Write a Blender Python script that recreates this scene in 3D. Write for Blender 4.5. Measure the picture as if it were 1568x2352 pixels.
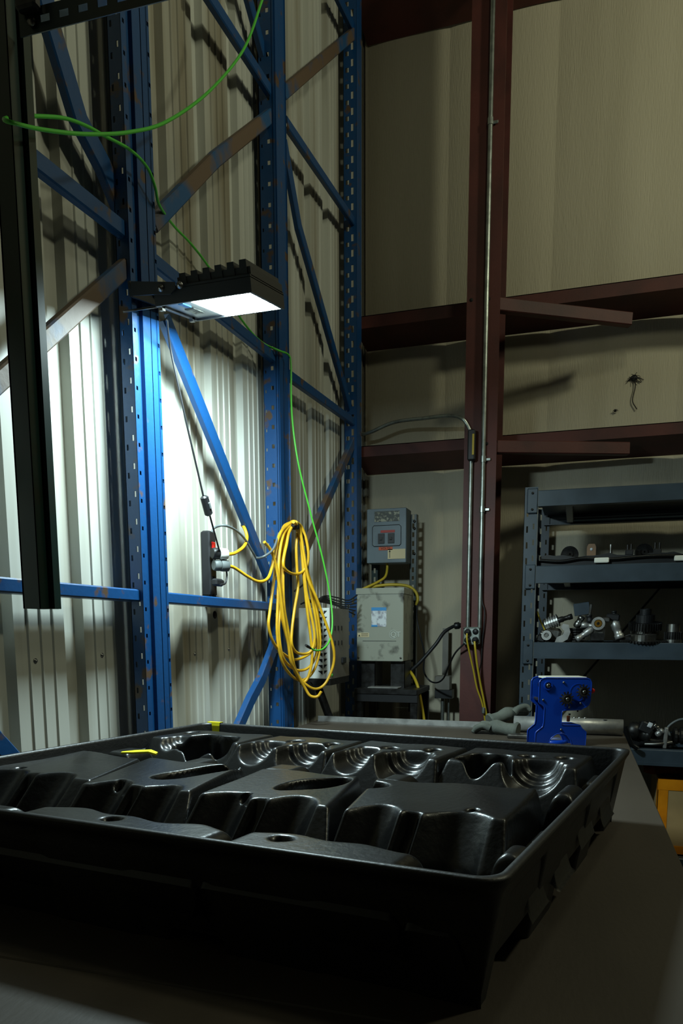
import bpy, math, random
import numpy as np
from mathutils import Vector, Matrix
for o in list(bpy.data.objects): bpy.data.objects.remove(o, do_unlink=True)
scene = bpy.context.scene
COL = scene.collection
rnd = random.Random(4)
# ------------------------------------------------------------------ camera
FPX, PX, PY = 1620., 830., 1657.
PITCH, YAW = math.atan(212/1620), math.radians(16.9)
CAMZ = 1.35
cam = bpy.data.objects.new('camera', bpy.data.cameras.new('camera')); COL.objects.link(cam)
cam.location = (0, 0, CAMZ); cam.rotation_euler = (math.pi/2-PITCH, 0, YAW)
cd = cam.data; cd.sensor_fit = 'VERTICAL'; cd.sensor_height = 36; cd.sensor_width = 24
cd.lens = FPX/2352*36; cd.shift_y = (PY-1176)/2352; cd.shift_x = -(PX-784)/2352
cd.clip_start = .02
scene.camera = cam
# ------------------------------------------------------------------ world, light, exposure
w = bpy.data.worlds.new('world'); scene.world = w; w.use_nodes = True
w.node_tree.nodes['Background'].inputs[0].default_value = (.75, .85, 1, 1)
w.node_tree.nodes['Background'].inputs[1].default_value = .004
def area(name, loc, target, size, power, color):
    l = bpy.data.lights.new(name, 'AREA'); l.shape = 'DISK'; l.size = size; l.energy = power; l.color = color
    o = bpy.data.objects.new(name, l); COL.objects.link(o); o.location = loc
    o.rotation_euler = (Vector(target)-Vector(loc)).to_track_quat('-Z', 'Y').to_euler()
    return o
def bulb(name, loc, radius, power, color):
    l = bpy.data.lights.new(name, 'POINT'); l.shadow_soft_size = radius; l.energy = power; l.color = color
    o = bpy.data.objects.new(name, l); COL.objects.link(o); o.location = loc
    return o
bulb('high_bay_light', (.3, 1.8, 3.95), .13, 15.5, (.97, 1, .72))
bulb('high_bay_light', (2.3, 2.2, 4.4), .15, 112, (.97, 1, .72))
vs = scene.view_settings; vs.view_transform = 'Standard'; vs.look = 'None'; vs.gamma = 1; vs.use_curve_mapping = False
vs.exposure = 0
LAMP_RADIANCE = 345
# ------------------------------------------------------------------ pixel -> point on a known plane of the room
_F = np.array([-math.sin(YAW)*math.cos(PITCH), math.cos(YAW)*math.cos(PITCH), -math.sin(PITCH)])
_R = np.array([math.cos(YAW), math.sin(YAW), 0]); _U = np.cross(_R, _F)
def at(u, v, axis, val):
    d = _F*FPX+_R*(u-PX)+_U*(PY-v); c = np.array([0, 0, CAMZ])
    return Vector(c+d*(val-c[axis])/d[axis])
def atX(u, v, x): return at(u, v, 0, x)
def atY(u, v, y): return at(u, v, 1, y)
def atZ(u, v, z): return at(u, v, 2, z)
# ------------------------------------------------------------------ materials
MATS = {}
def srgb(r, g, b):
    f = lambda c: (c/255/12.92) if c/255 <= .04045 else ((c/255+.055)/1.055)**2.4
    return (f(r), f(g), f(b), 1)
def mat(name, col, rough=.5, metal=0., col2=None, scale=8., lo=.4, hi=.65, bump=0., bscale=200., stretch=None, coat=0., spec=.5, detail=5):
    m = bpy.data.materials.new(name); m.use_nodes = True; nt = m.node_tree; b = nt.nodes['Principled BSDF']
    b.inputs['Base Color'].default_value = col; b.inputs['Roughness'].default_value = rough
    b.inputs['Metallic'].default_value = metal; b.inputs['Coat Weight'].default_value = coat
    b.inputs['Specular IOR Level'].default_value = spec
    if col2 or bump:
        tc = nt.nodes.new('ShaderNodeNewGeometry'); mp = nt.nodes.new('ShaderNodeMapping')
        nt.links.new(tc.outputs['Position'], mp.inputs['Vector'])
        if stretch: mp.inputs['Scale'].default_value = stretch
    if col2:
        n = nt.nodes.new('ShaderNodeTexNoise'); n.inputs['Scale'].default_value = scale; n.inputs['Detail'].default_value = detail
        nt.links.new(mp.outputs[0], n.inputs['Vector'])
        r = nt.nodes.new('ShaderNodeValToRGB'); r.color_ramp.elements[0].position = lo; r.color_ramp.elements[1].position = hi
        r.color_ramp.elements[0].color = col; r.color_ramp.elements[1].color = col2
        nt.links.new(n.outputs['Fac'], r.inputs[0]); nt.links.new(r.outputs[0], b.inputs['Base Color'])
    if bump:
        n2 = nt.nodes.new('ShaderNodeTexNoise'); n2.inputs['Scale'].default_value = bscale; n2.inputs['Detail'].default_value = 3
        nt.links.new(mp.outputs[0], n2.inputs['Vector'])
        bp = nt.nodes.new('ShaderNodeBump'); bp.inputs['Strength'].default_value = bump; bp.inputs['Distance'].default_value = .004
        nt.links.new(n2.outputs['Fac'], bp.inputs['Height']); nt.links.new(bp.outputs[0], b.inputs['Normal'])
    MATS[name] = m; return m
mat('blue_paint', srgb(15, 66, 116), .4, 0, srgb(84, 66, 52), 16, .60, .68, .15, 60)
mat('rusty_blue', srgb(96, 78, 62), .6, 0, srgb(20, 74, 120), 6, .47, .62, .2, 60)
mat('green_paint', srgb(22, 44, 40), .3, 0, srgb(30, 38, 30), 12, .5, .7)
mat('red_primer', srgb(86, 40, 34), .6, 0, srgb(64, 30, 26), 5, .4, .7, .1, 80)
mat('siding_paint', srgb(186, 187, 178), .45, 0, srgb(128, 120, 100), 3.6, .46, .74, .05, 30, stretch=(1, 2, .12))
mat('insulation', srgb(188, 180, 158), .75, 0, srgb(170, 162, 140), 3, .4, .7, .6, 200, stretch=(1, 1, .10))
mat('concrete', srgb(90, 88, 84), .8, 0, srgb(70, 68, 64), 3)
mat('dark_ceiling', srgb(60, 58, 55), .8)
mat('black_plastic', srgb(11, 12, 13), .31, 0, srgb(24, 25, 25), 9, .5, .75, .15, 90)
mat('tray_plastic', srgb(11, 12, 13), .45, 0, srgb(18, 18, 18), 9, .45, .7, .15, 120)
mat('bench_board', srgb(66, 58, 48), .6, 0, srgb(52, 45, 36), 5, .35, .7, .08, 150, stretch=(1, .3, 1))
mat('aluminium', srgb(190, 190, 186), .4, .7, srgb(150, 150, 148), 20, .4, .7, .05, 200)
mat('steel', srgb(150, 150, 146), .35, 1, srgb(84, 80, 74), 25, .4, .7)
mat('dark_steel', srgb(62, 62, 62), .42, .8, srgb(38, 36, 34), 30, .4, .7)
mat('galvanised', srgb(170, 176, 170), .38, .9, srgb(140, 146, 140), 30)
mat('shelf_grey', srgb(54, 66, 76), .42, 0, srgb(44, 55, 64), 8)
mat('yellow_cord', srgb(226, 176, 36), .4, 0, srgb(186, 140, 30), 14, .4, .7)
mat('old_yellow_cord', srgb(176, 152, 36), .5)
mat('green_cable', srgb(82, 190, 60), .4)
mat('black_rubber', srgb(26, 27, 29), .5)
mat('grey_cable', srgb(98, 104, 104), .5)
mat('panel_grey', srgb(104, 118, 126), .45, 0, srgb(92, 104, 112), 6)
mat('box_grey', srgb(152, 154, 140), .5, 0, srgb(52, 48, 42), 15, .56, .74, detail=8)
mat('case_white', srgb(210, 214, 208), .45)
mat('case_grey', srgb(126, 122, 112), .5, 0, srgb(108, 104, 96), 6)
mat('black_void', srgb(8, 8, 8), .8)
mat('label_white', srgb(214, 220, 224), .5, 0, srgb(150, 150, 160), 40, .45, .6)
mat('label_blue', srgb(60, 140, 200), .5)
mat('label_cream', srgb(206, 190, 150), .6)
mat('label_orange', srgb(200, 84, 44), .6)
mat('label_red', srgb(170, 66, 60), .6)
mat('label_dark', srgb(62, 66, 60), .5, 0, srgb(150, 150, 130), 60, .5, .6)
mat('ink', srgb(16, 16, 16), .6)
mat('ink_pale', srgb(190, 196, 186), .5)
mat('machine_blue', srgb(12, 58, 158), .28, coat=.3)
mat('machine_cream', srgb(214, 212, 196), .5)
mat('knob_red', srgb(214, 34, 28), .35)
mat('rust', srgb(128, 62, 28), .7, .2, srgb(86, 44, 24), 40)
mat('brass', srgb(190, 140, 60), .35, 1)
mat('glove_cloth', srgb(88, 92, 84), .9, 0, srgb(70, 74, 68), 20, .4, .7, .3, 300)
mat('cardboard', srgb(166, 138, 92), .75, 0, srgb(150, 124, 82), 6)
mat('amber_tape', srgb(226, 140, 24), .25, 0, srgb(200, 116, 16), 10, .4, .7, .2, 40)
mat('yellow_tape', srgb(226, 216, 20), .45)
mat('lamp_body', srgb(34, 38, 42), .45)
mat('lamp_reflector', srgb(150, 156, 158), .3, .4)
mat('tan_plastic', srgb(140, 110, 84), .4)
mat('white_plastic', srgb(226, 226, 216), .4)
m = mat('led_emitter', (1, 1, 1, 1), .4)
_b = m.node_tree.nodes['Principled BSDF']; _b.inputs['Emission Color'].default_value = (.75, .97, 1, 1); _b.inputs['Emission Strength'].default_value = LAMP_RADIANCE
m = mat('lamp_glass', (1, 1, 1, 1), .05); _b = m.node_tree.nodes['Principled BSDF']; _b.inputs['Transmission Weight'].default_value = 1; _b.inputs['IOR'].default_value = 1.1
# ------------------------------------------------------------------ mesh helpers
ORG = {}
def V(*a): return Vector(a)
class MB:
    def __init__(s): s.v = []; s.f = []; s.sm = []
    def add(s, verts, faces, smooth=False):
        n = len(s.v); s.v += [Vector(p) for p in verts]
        for f in faces: s.f.append([i+n for i in f]); s.sm.append(smooth)
        return s
    def box(s, c, size, R=None):
        h = [x/2 for x in size]; vs_ = []
        for x in (-1, 1):
            for y in (-1, 1):
                for z in (-1, 1):
                    p = Vector((x*h[0], y*h[1], z*h[2])); vs_.append(Vector(c)+((R @ p) if R else p))
        return s.add(vs_, [(0, 1, 3, 2), (4, 6, 7, 5), (0, 4, 5, 1), (2, 3, 7, 6), (0, 2, 6, 4), (1, 5, 7, 3)])
    def bbox(s, c, size, bev, R=None):          # chamfered box
        hx, hy, hz = [x/2 for x in size]; b = bev
        ring = lambda x, y, z: [(-x+b, -y, z), (x-b, -y, z), (x, -y+b, z), (x, y-b, z), (x-b, y, z), (-x+b, y, z), (-x, y-b, z), (-x, -y+b, z)]
        rs = [ring(hx-b, hy-b, -hz), ring(hx, hy, -hz+b), ring(hx, hy, hz-b), ring(hx-b, hy-b, hz)]
        vs_ = [Vector(c)+((R @ Vector(p)) if R else Vector(p)) for r in rs for p in r]
        fs = [list(range(7, -1, -1)), list(range(24, 32))]
        for k in range(3):
            for i in range(8): fs.append((k*8+i, k*8+(i+1) % 8, k*8+8+(i+1) % 8, k*8+8+i))
        return s.add(vs_, fs)
    def b2(s, a, b):
        return s.box([(a[i]+b[i])/2 for i in range(3)], [abs(b[i]-a[i]) for i in range(3)])
    def tube(s, pts, r, seg=8, cap=True):
        pts = [Vector(p) for p in pts]; n = len(pts); rr = r if isinstance(r, (list, tuple)) else [r]*n
        T = [(pts[min(i+1, n-1)]-pts[max(i-1, 0)]).normalized() for i in range(n)]
        a = Vector((0, 0, 1)) if abs(T[0].z) < .9 else Vector((1, 0, 0))
        N = (a-T[0]*a.dot(T[0])).normalized(); vs_ = []
        for i in range(n):
            N = (N-T[i]*N.dot(T[i])); N = N.normalized() if N.length > 1e-6 else T[i].orthogonal().normalized()
            B = T[i].cross(N)
            for k in range(seg):
                t = 2*math.pi*k/seg; vs_.append(pts[i]+(N*math.cos(t)+B*math.sin(t))*rr[i])
        fs = [(i*seg+k, i*seg+(k+1) % seg, (i+1)*seg+(k+1) % seg, (i+1)*seg+k) for i in range(n-1) for k in range(seg)]
        s.add(vs_, fs, True)
        if cap:
            s.add(vs_[:seg], [list(range(seg-1, -1, -1))]); s.add(vs_[-seg:], [list(range(seg))])
        return s
    def lathe(s, prof, c, axis, seg=20, smooth=True):   # prof: [(r,h)]
        A = Vector(axis).normalized(); X = A.orthogonal().normalized(); Y = A.cross(X); vs_ = []
        for r, h in prof:
            for k in range(seg):
                t = 2*math.pi*k/seg; vs_.append(Vector(c)+A*h+(X*math.cos(t)+Y*math.sin(t))*r)
        n = len(prof)
        fs = [(i*seg+k, i*seg+(k+1) % seg, (i+1)*seg+(k+1) % seg, (i+1)*seg+k) for i in range(n-1) for k in range(seg)]
        s.add(vs_, fs, smooth)
        if prof[0][0] > 1e-5: s.add(vs_[:seg], [list(range(seg-1, -1, -1))])
        if prof[-1][0] > 1e-5: s.add(vs_[-seg:], [list(range(seg))])
        return s
    def cyl(s, a, b, r, seg=14, smooth=True):
        a, b = Vector(a), Vector(b); L = (b-a).length
        return s.lathe([(r, 0), (r, L)], a, b-a, seg, smooth)
    def ring(s, c, axis, r0, r1, h, seg=24):
        return s.lathe([(r0, -h/2), (r1, -h/2), (r1, h/2), (r0, h/2), (r0, -h/2)], c, axis, seg, False) if False else s._ring(c, axis, r0, r1, h, seg)
    def _ring(s, c, axis, r0, r1, h, seg):
        A = Vector(axis).normalized(); X = A.orthogonal().normalized(); Y = A.cross(X); vs_ = []
        for r, z in ((r0, -h/2), (r1, -h/2), (r1, h/2), (r0, h/2)):
            for k in range(seg):
                t = 2*math.pi*k/seg; vs_.append(Vector(c)+A*z+(X*math.cos(t)+Y*math.sin(t))*r)
        fs = [(i*seg+k, i*seg+(k+1) % seg, ((i+1) % 4)*seg+(k+1) % seg, ((i+1) % 4)*seg+k) for i in range(4) for k in range(seg)]
        return s.add(vs_, fs)
    def prism(s, poly, o, ex, ey, depth):           # polygon in the (ex,ey) plane, extruded along ex x ey
        ex, ey = Vector(ex), Vector(ey); N = ex.cross(ey).normalized(); n = len(poly); o = Vector(o)
        a = [o+ex*p[0]+ey*p[1] for p in poly]; b = [p+N*depth for p in a]
        area2 = sum(poly[i][0]*poly[(i+1) % n][1]-poly[(i+1) % n][0]*poly[i][1] for i in range(n))
        f = list(range(n))
        if area2 < 0: f = f[::-1]
        fs = [f[::-1], [i+n for i in f]]
        for k in range(n):
            i, j = f[k], f[(k+1) % n]; fs.append((i, j, j+n, i+n))
        return s.add(a+b, fs)
    def channel(s, pts, nrm, wd, dp, th=.003):      # folded C channel along a polyline, web facing nrm
        pts = [Vector(p) for p in pts]; N0 = Vector(nrm).normalized(); n = len(pts); vs_ = []
        for i in range(n):
            T = (pts[min(i+1, n-1)]-pts[max(i-1, 0)]).normalized()
            S = T.cross(N0).normalized(); N = S.cross(T)
            h = wd/2
            for x, y in ((-h, -dp), (-h, -.004), (-h+.004, 0), (h-.004, 0), (h, -.004), (h, -dp), (h-th, -dp), (h-th, -th), (-h+th, -th), (-h+th, -dp)):
                vs_.append(pts[i]+S*x+N*y)
        m = 10
        fs = [(i*m+k, (i+1)*m+k, (i+1)*m+(k+1) % m, i*m+(k+1) % m) for i in range(n-1) for k in range(m)]
        fs += [list(range(m)), [(n-1)*m+k for k in range(m)][::-1]]
        return s.add(vs_, fs)
    def plate(s, o, eu, ev, W, H, cols, th=.002):   # thin plate with rows of real slots. cols: (x0,x1,pitch,height,offset)
        eu, ev = Vector(eu).normalized(), Vector(ev).normalized(); N = eu.cross(ev); o = Vector(o); cols = sorted(cols)
        def q(x0, x1, y0, y1):
            if x1-x0 < 1e-6 or y1-y0 < 1e-6: return
            p = [o+eu*x+ev*y for x, y in ((x0, y0), (x1, y0), (x1, y1), (x0, y1))]; r = [a-N*th for a in p]
            s.add(p+r, [(0, 1, 2, 3), (7, 6, 5, 4), (0, 4, 5, 1), (2, 6, 7, 3), (1, 5, 6, 2), (0, 3, 7, 4)])
        x = 0
        for (a, b, pitch, hh, off) in cols:
            q(x, a, 0, H); y = 0; k = 0
            while off+k*pitch+hh < H:
                q(a, b, y, off+k*pitch); y = off+k*pitch+hh; k += 1
            q(a, b, y, H); x = b
        q(x, W, 0, H); return s
    def build(s, name, material, parent=None, loc=None):
        me = bpy.data.meshes.new(name)
        if parent is not None: org = ORG[parent.name]
        elif loc is not None: org = Vector(loc)
        else:
            xs = [p.x for p in s.v]; ys = [p.y for p in s.v]; zs = [p.z for p in s.v]
            org = Vector(((min(xs)+max(xs))/2, (min(ys)+max(ys))/2, min(zs)))
        me.from_pydata([p-org for p in s.v], [], s.f)
        me.polygons.foreach_set('use_smooth', s.sm); me.materials.append(MATS[material]); me.update()
        o = bpy.data.objects.new(name, me); COL.objects.link(o)
        if parent is not None: o.parent = parent
        else: o.location = org
        ORG[o.name] = org; return o
def tag(o, label, cat=None, group=None, kind=None):
    if label: o['label'] = label
    if cat: o['category'] = cat
    if group: o['group'] = group
    if kind: o['kind'] = kind
    return o
def thing(name, loc, label, cat, group=None):
    e = bpy.data.objects.new(name, None); COL.objects.link(e); e.location = loc; e.empty_display_size = .05
    ORG[e.name] = Vector(loc); tag(e, label, cat, group); return e
def struct(o, label=None): return tag(o, label, None, None, 'structure')
def smooth(pts, n=8):
    P = [Vector(p) for p in pts]; P = [P[0]*2-P[1]]+P+[P[-1]*2-P[-2]]; out = []
    for i in range(1, len(P)-2):
        a, b, c, d = P[i-1:i+3]
        for k in range(n):
            t = k/n; out.append(.5*((2*b)+(c-a)*t+(2*a-5*b+4*c-d)*t*t+(3*b-a-3*c+d)*t**3))
    out.append(P[-2]); return out
def text_mesh(txt, size, o, ex, ey, name, material, parent, lift=.0008):
    cu = bpy.data.curves.new('t', 'FONT'); cu.body = txt; cu.size = size; cu.align_x = 'CENTER'; cu.align_y = 'CENTER'; cu.extrude = .0003
    t = bpy.data.objects.new('t', cu); COL.objects.link(t)
    me = bpy.data.meshes.new_from_object(t); bpy.data.objects.remove(t)
    ex, ey = Vector(ex).normalized(), Vector(ey).normalized(); N = ex.cross(ey)
    mb = MB(); mb.add([Vector(o)+ex*v.co.x+ey*v.co.y+N*(lift+v.co.z) for v in me.vertices], [list(p.vertices) for p in me.polygons])
    bpy.data.meshes.remove(me); return mb.build(name, material, parent)
X1, Y1, Z1 = V(1, 0, 0), V(0, 1, 0), V(0, 0, 1)
# ------------------------------------------------------------------ the room
WX, WY = -1.30, 4.3
struct(MB().b2((-1.6, -3, -.1), (6, 4.6, 0)).build('floor', 'concrete', loc=(0, 0, 0)), 'grey concrete workshop floor')
struct(MB().b2((-1.6, -3, 6.2), (6, 4.6, 6.3)).build('ceiling', 'dark_ceiling', loc=(0, 0, 6.2)), 'dark high workshop ceiling')
wl = struct(MB().b2((-1.52, -3, 0), (WX-.05, 4.45, 6.2)).build('wall_left', 'siding_paint', loc=(0, 0, 0)), 'off-white ribbed metal siding wall behind the blue rack')
PER, Y0 = .2543, 1.397
def siding_mesh():
    pr = [(0, 0)]
    for i in range(1, 4):
        y = .176*i/4; pr += [(y-.004, 0), (y-.0015, .0045), (y+.0015, .0045), (y+.004, 0)]
    pr += [(.176, 0), (.182, -.026), (.247, -.026), (PER, 0)]
    mb = MB(); n = len(pr)
    mb.add([(WX+d, y, 0) for y, d in pr]+[(WX+d, y, 6.15) for y, d in pr], [(i, i+1, n+i+1, n+i) for i in range(n-1)])
    me = bpy.data.meshes.new('siding_panel'); me.from_pydata([tuple(v) for v in mb.v], [], mb.f); me.materials.append(MATS['siding_paint']); return me
sm = siding_mesh()
for i in range(-12, 12):
    o = bpy.data.objects.new('siding_panel', sm); COL.objects.link(o); o.parent = wl; o.location = (0, Y0+i*PER-(.0 if i < 10 else .0), 0)
    ORG[o.name] = V(0, 0, 0)
for u, v in ((81, 1518), (234, 1505), (447, 1502), (525, 1491)):
    p = atX(u, v, WX)
    MB().lathe([(.007, 0), (.007, .001), (.004, .0015), (.004, .004), (0, .005)], p, X1, 10).build('screw', 'steel', wl)
# back wall with strips of woven insulation facing
wb = struct(MB().b2((-1.52, WY+.03, 0), (6, WY+.15, 6.2)).build('wall_back', 'insulation', loc=(0, 0, 0)), 'back wall lined with off-white woven insulation facing')
edges = [-1.29, at(843, 700, 1, WY).x, at(1028, 400, 1, WY).x, at(1270, 500, 1, WY).x, at(1460, 500, 1, WY).x+.25, 1.9, 2.9, 3.9, 5]
for a, b in zip(edges[:-1], edges[1:]):
    mb = MB(); n = 14; rows = 40; vs_ = []
    for j in range(rows+1):
        z = 6.15*j/rows
        for i in range(n+1):
            t = i/n; bul = .012*math.sin(math.pi*t)**.6+.003*math.sin(7*t+z*1.3+a*5)*math.sin(math.pi*t)
            vs_.append((a+(b-a)*t, WY+.014-bul, z))
    mb.add(vs_, [(j*(n+1)+i, j*(n+1)+i+1, (j+1)*(n+1)+i+1, (j+1)*(n+1)+i) for j in range(rows) for i in range(n)], True)
    mb.build('insulation_strip', 'insulation', wb)
# girts: front flange, horizontal web back to the wall
for k, (zt, zb, zw) in enumerate(((3.096, 3.03, 2.998), (2.394, 2.334, 2.285), (4.75, 4.68, 4.64))):
    mb = MB()
    mb.add([(-1.27, 4.05, zb), (-1.27, 4.05, zt), (-1.27, 4.055, zt), (-1.27, 4.058, zb+.004), (-1.27, 4.295, zw+.004), (-1.27, 4.295, zw)] +
           [(6, 4.05, zb), (6, 4.05, zt), (6, 4.055, zt), (6, 4.058, zb+.004), (6, 4.295, zw+.004), (6, 4.295, zw)],
           [(i, (i+1) % 6, 6+(i+1) % 6, 6+i) for i in range(6)]+[tuple(range(6))[::-1], tuple(range(6, 12))])
    mb.b2((-1.27, 4.05, zt-.004), (6, 4.066, zt))
    struct(mb.build('trim_%d' % (k+1), 'red_primer'), ['red-brown wall girt, upper one with a long brace', 'red-brown wall girt just above the grey shelving', 'red-brown wall girt at the top of the picture'][k])
# red column
CY = 3.75
xl = lambda v: atY(1070-.016*(v-700)-2, v, CY).x
cl, cr = at(1058, 1445, 1, CY).x, at(1130, 1445, 1, CY).x
e = thing('steel_column', ((cl+cr)/2, CY+.13, 0), 'red-brown steel I-column carrying conduits on the back wall', 'column'); e['kind'] = 'structure'; del e['category']
e.name = 'trim_5'; ORG[e.name] = ORG['steel_column']
MB().b2((cl, CY, 0), (cr, CY+.012, 6.15)).build('front_flange', 'red_primer', e)
MB().b2((cl, CY+.258, 0), (cr, CY+.27, 6.15)).build('rear_flange', 'red_primer', e)
MB().b2(((cl+cr)/2-.005, CY+.012, 0), ((cl+cr)/2+.005, CY+.258, 6.15)).build('web', 'red_primer', e)
for u, v in ((1082, 689), (1122, 686), (1117, 1019)):
    p = atY(u, v, CY); MB().lathe([(.009, -.001), (.009, .001), (0, .001)], p, -Y1, 10).build('bolt_hole', 'black_void', e)
def flange_brace(u0, v0, u1, v1, label, hgt):
    P = atY(u0, v0, CY+.02); Q = atY(u1, v1, 4.045)
    mb = MB(); d = (Q-P).normalized(); S = d.cross(Z1).normalized()
    mb.channel([P, Q], S if S.y < 0 else -S, hgt, .04)
    tag(mb.build('flange_brace', 'red_primer'), label, 'brace')
flange_brace(1148, 697, 1452, 731, 'red-brown angle brace from the column to the upper girt', .062)
flange_brace(1142, 1025, 1446, 1029, 'red-brown angle brace from the column to the lower girt', .062)
# frayed tears in the facing
def tear(u, v, label, n, size, drop=None):
    mb = MB(); c = atY(u, v, WY-.006)
    for i in range(n):
        t = rnd.uniform(0, 6.28); L = size*rnd.uniform(.3, 1); d = V(math.cos(t), 0, .55*math.sin(t))
        mb.tube(smooth([c, c+d*L*.5+V(0, -.006, .004), c+d*L+V(0, -.002, -.004)], 4), .0015, 5)
    mb.lathe([(size*.3, 0), (size*.22, .004), (0, .006)], c, -Y1, 9)
    if drop: mb.tube(smooth([atY(a, b, WY-.008) for a, b in drop], 6), .0028, 5)
    tag(mb.build('facing_tear', 'ink'), label, 'tear')
tear(1456, 868, 'dark frayed tear with a hanging thread in the wall facing', 22, .06, [(1458, 870), (1458, 890), (1452, 920), (1462, 940)])
tear(1412, 944, 'small dark scuff on the wall facing left of the hanging thread', 6, .022)
# ------------------------------------------------------------------ blue pallet rack
RX = -1.2
def rack_post(parent, y0, y1, strips, side_holes, ztop=6.0, sideface=True, zb=0.0, dpt=.095, back=True):
    mb = MB(); p = mb
    # front face strips: (a,b,recess,holes)
    for a, b, rec, hole in strips:
        cols = [((b-a)/2-.004, (b-a)/2+.004, .0762, .011, .03)] if hole else []
        mb.plate((RX-rec, y0+a, zb), Y1, Z1, b-a, ztop-zb, cols)
    for (a, b, r0, _), (a2, b2, r1, _) in zip(strips[:-1], strips[1:]):
        mb.b2((RX-r0, y0+b-.001, zb), (RX-r1, y0+b+.001, ztop))
    o = mb.build('post', 'blue_paint', parent)
    s_ = MB()
    s_.plate((RX-dpt, y0, zb), X1, Z1, dpt-.001, ztop-zb, side_holes)
    s_.b2((RX-dpt, y0, zb), (RX-dpt+.002, y0+.012, ztop))
    if back: s_.b2((RX-dpt, y1-.016, zb), (RX-dpt+.002, y1, ztop)); s_.b2((RX-dpt, y1-.002, zb), (RX-.002, y1, ztop))
    s_.build('perforated_side', 'blue_paint', o)
    return o
def brace(parent, px, x, wd, dp=.022, m='blue_paint'):
    pts = [atX(u, v, x) for u, v in px]
    return MB().channel(pts, X1, wd, dp).build('brace', m, parent)
pa, ps, pb = [atX(u, 1400, RX).y for u in (330, 370, 388)]
SH = [(.008, .014, .0762, .016, .02), (.026, .032, .0762, .016, .045)]
fa = thing('pallet_rack_frame', (RX, 1.2, 0), 'blue steel rack frame at the left edge, ending at the floodlight post', 'rack frame', 'blue rack frames along the wall')
rack_post(fa, pa, ps-.002, [(0, .022, 0, True), (.022, .052, .012, False), (.052, ps-.002-pa, 0, False)], SH, dpt=.042)
brace(fa, [(-40, 265), (300, 535)], -1.212, .045)
brace(fa, [(303, 607), (105, 785), (-30, 905)], -1.212, .042, m='rusty_blue')
brace(fa, [(-40, 1339), (338, 1369)], -1.212, .034, .05)
brace(fa, [(-60, 1640), (50, 1760)], -1.212, .045)
brace(fa, [(95, -60), (120, 40), (188, 270), (245, 380), (302, 520)], -1.238, .062)
p0 = pa-.95
rack_post(fa, p0-.08, p0, [(0, .022, 0, True), (.022, .052, .012, False), (.052, .08, 0, False)], SH, dpt=.042)
p2a, p2b = [atX(u, 1300, RX).y for u in (645, 671)]
p3a, p3b = [atX(u, 1300, RX).y for u in (820, 833)]
fb = thing('pallet_rack_frame', (RX, 2.9, 0), 'blue steel rack frame carrying the yellow cord coil, from floodlight to corner', 'rack frame', 'blue rack frames along the wall')
rack_post(fb, ps+.002, pb, [(0, .026, 0, False), (.026, .03, .008, False), (.03, pb-ps-.002, 0, True)], SH, dpt=.042)
SQ = [(.008, .014, .0762, .012, .02), (.034, .046, .0762, .016, .03)]
rack_post(fb, p2a, p2b, [(0, .015, .008, False), (.015, .05, 0, False), (.05, p2b-p2a, .006, False)], SQ, dpt=.066)
rack_post(fb, p3a, p3b, [(0, .05, 0, False), (.05, p3b-p3a, .008, False)], [(.012, .030, .0762, .022, .02), (.042, .056, .0762, .034, .045)], dpt=.074, back=False)
brace(fb, [(470, -35), (627, 212)], -1.212, .042)
brace(fb, [(545, -120), (628, 190)], -1.238, .045)
brace(fb, [(357, 514), (500, 365), (630, 262)], -1.212, .045, m='rusty_blue')
brace(fb, [(358, 597), (642, 828)], -1.212, .042)
brace(fb, [(384, 728), (622, 1325)], -1.22, .05)
brace(fb, [(386, 1373), (636, 1394)], -1.212, .034, .05)
brace(fb, [(640, 1470), (606, 1560), (580, 1610), (545, 1690)], -1.212, .05)
brace(fb, [(655, 214), (816, 76)], -1.212, .045, m='rusty_blue')
brace(fb, [(660, 278), (816, 510)], -1.212, .042)
brace(fb, [(655, 320), (690, 520), (812, 955)], -1.238, .05)
brace(fb, [(664, 858), (828, 978)], -1.212, .042)
brace(fb, [(816, 1012), (706, 1262)], -1.216, .05, m='rusty_blue')
brace(fb, [(770, -30), (814, 62)], -1.216, .045)
# ------------------------------------------------------------------ dark green hanging post and perforated beam
GX = -1.09
g0 = atX(72, 1000, GX); gl, gm, gr = [atX(u, 1300, GX).y for u in (88, 116, 131)]
zb = atX(108, 1398, GX).z
gp = thing('hanging_post', (GX, (gl+gr)/2, zb), 'dark green steel post hanging in front of the rack, cut off above the tray', 'post')
mb = MB(); mb.b2((GX-.045, gl, zb), (GX-.041, gr, 6.1)); mb.b2((GX-.045, gl, zb), (GX, gl+.003, 6.1)); mb.b2((GX-.003, gl, zb), (GX, gm-.01, 6.1))
mb.build('channel_web', 'green_paint', gp)
mb = MB(); mb.b2((GX-.012, gm-.008, zb), (GX+.012, gm+.012, 6.1)); mb.b2((GX-.04, gm+.014, zb), (GX-.002, gr, 6.1)); mb.build('channel_lip', 'green_paint', gp)
P, Q = at(46, 58, 1, gl-.01), at(520, -66, 1, gl+.02)
d = (Q-P).normalized(); Lb = (Q-P).length; up = Z1-d*d.z; up.normalize()
mb = MB(); hb = .044; hs = []
mb.plate(P-up*hb/2, up, d, hb, Lb, [(.016, .028, .04, .02, .045)]); mb.plate(P+up*hb/2, d, V(0, 1, 0), Lb, .04, [])
mb.build('perforated_beam', 'green_paint', gp)
MB().bbox(P+V(.03, -.012, .034), (.045, .02, .05), .004).build('bracket', 'dark_steel', gp)
MB().lathe([(.008, 0), (.008, .005), (0, .007)], P+d*.03+V(0, -.004, -.004), -Y1, 8).build('bolt', 'steel', gp)
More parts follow.
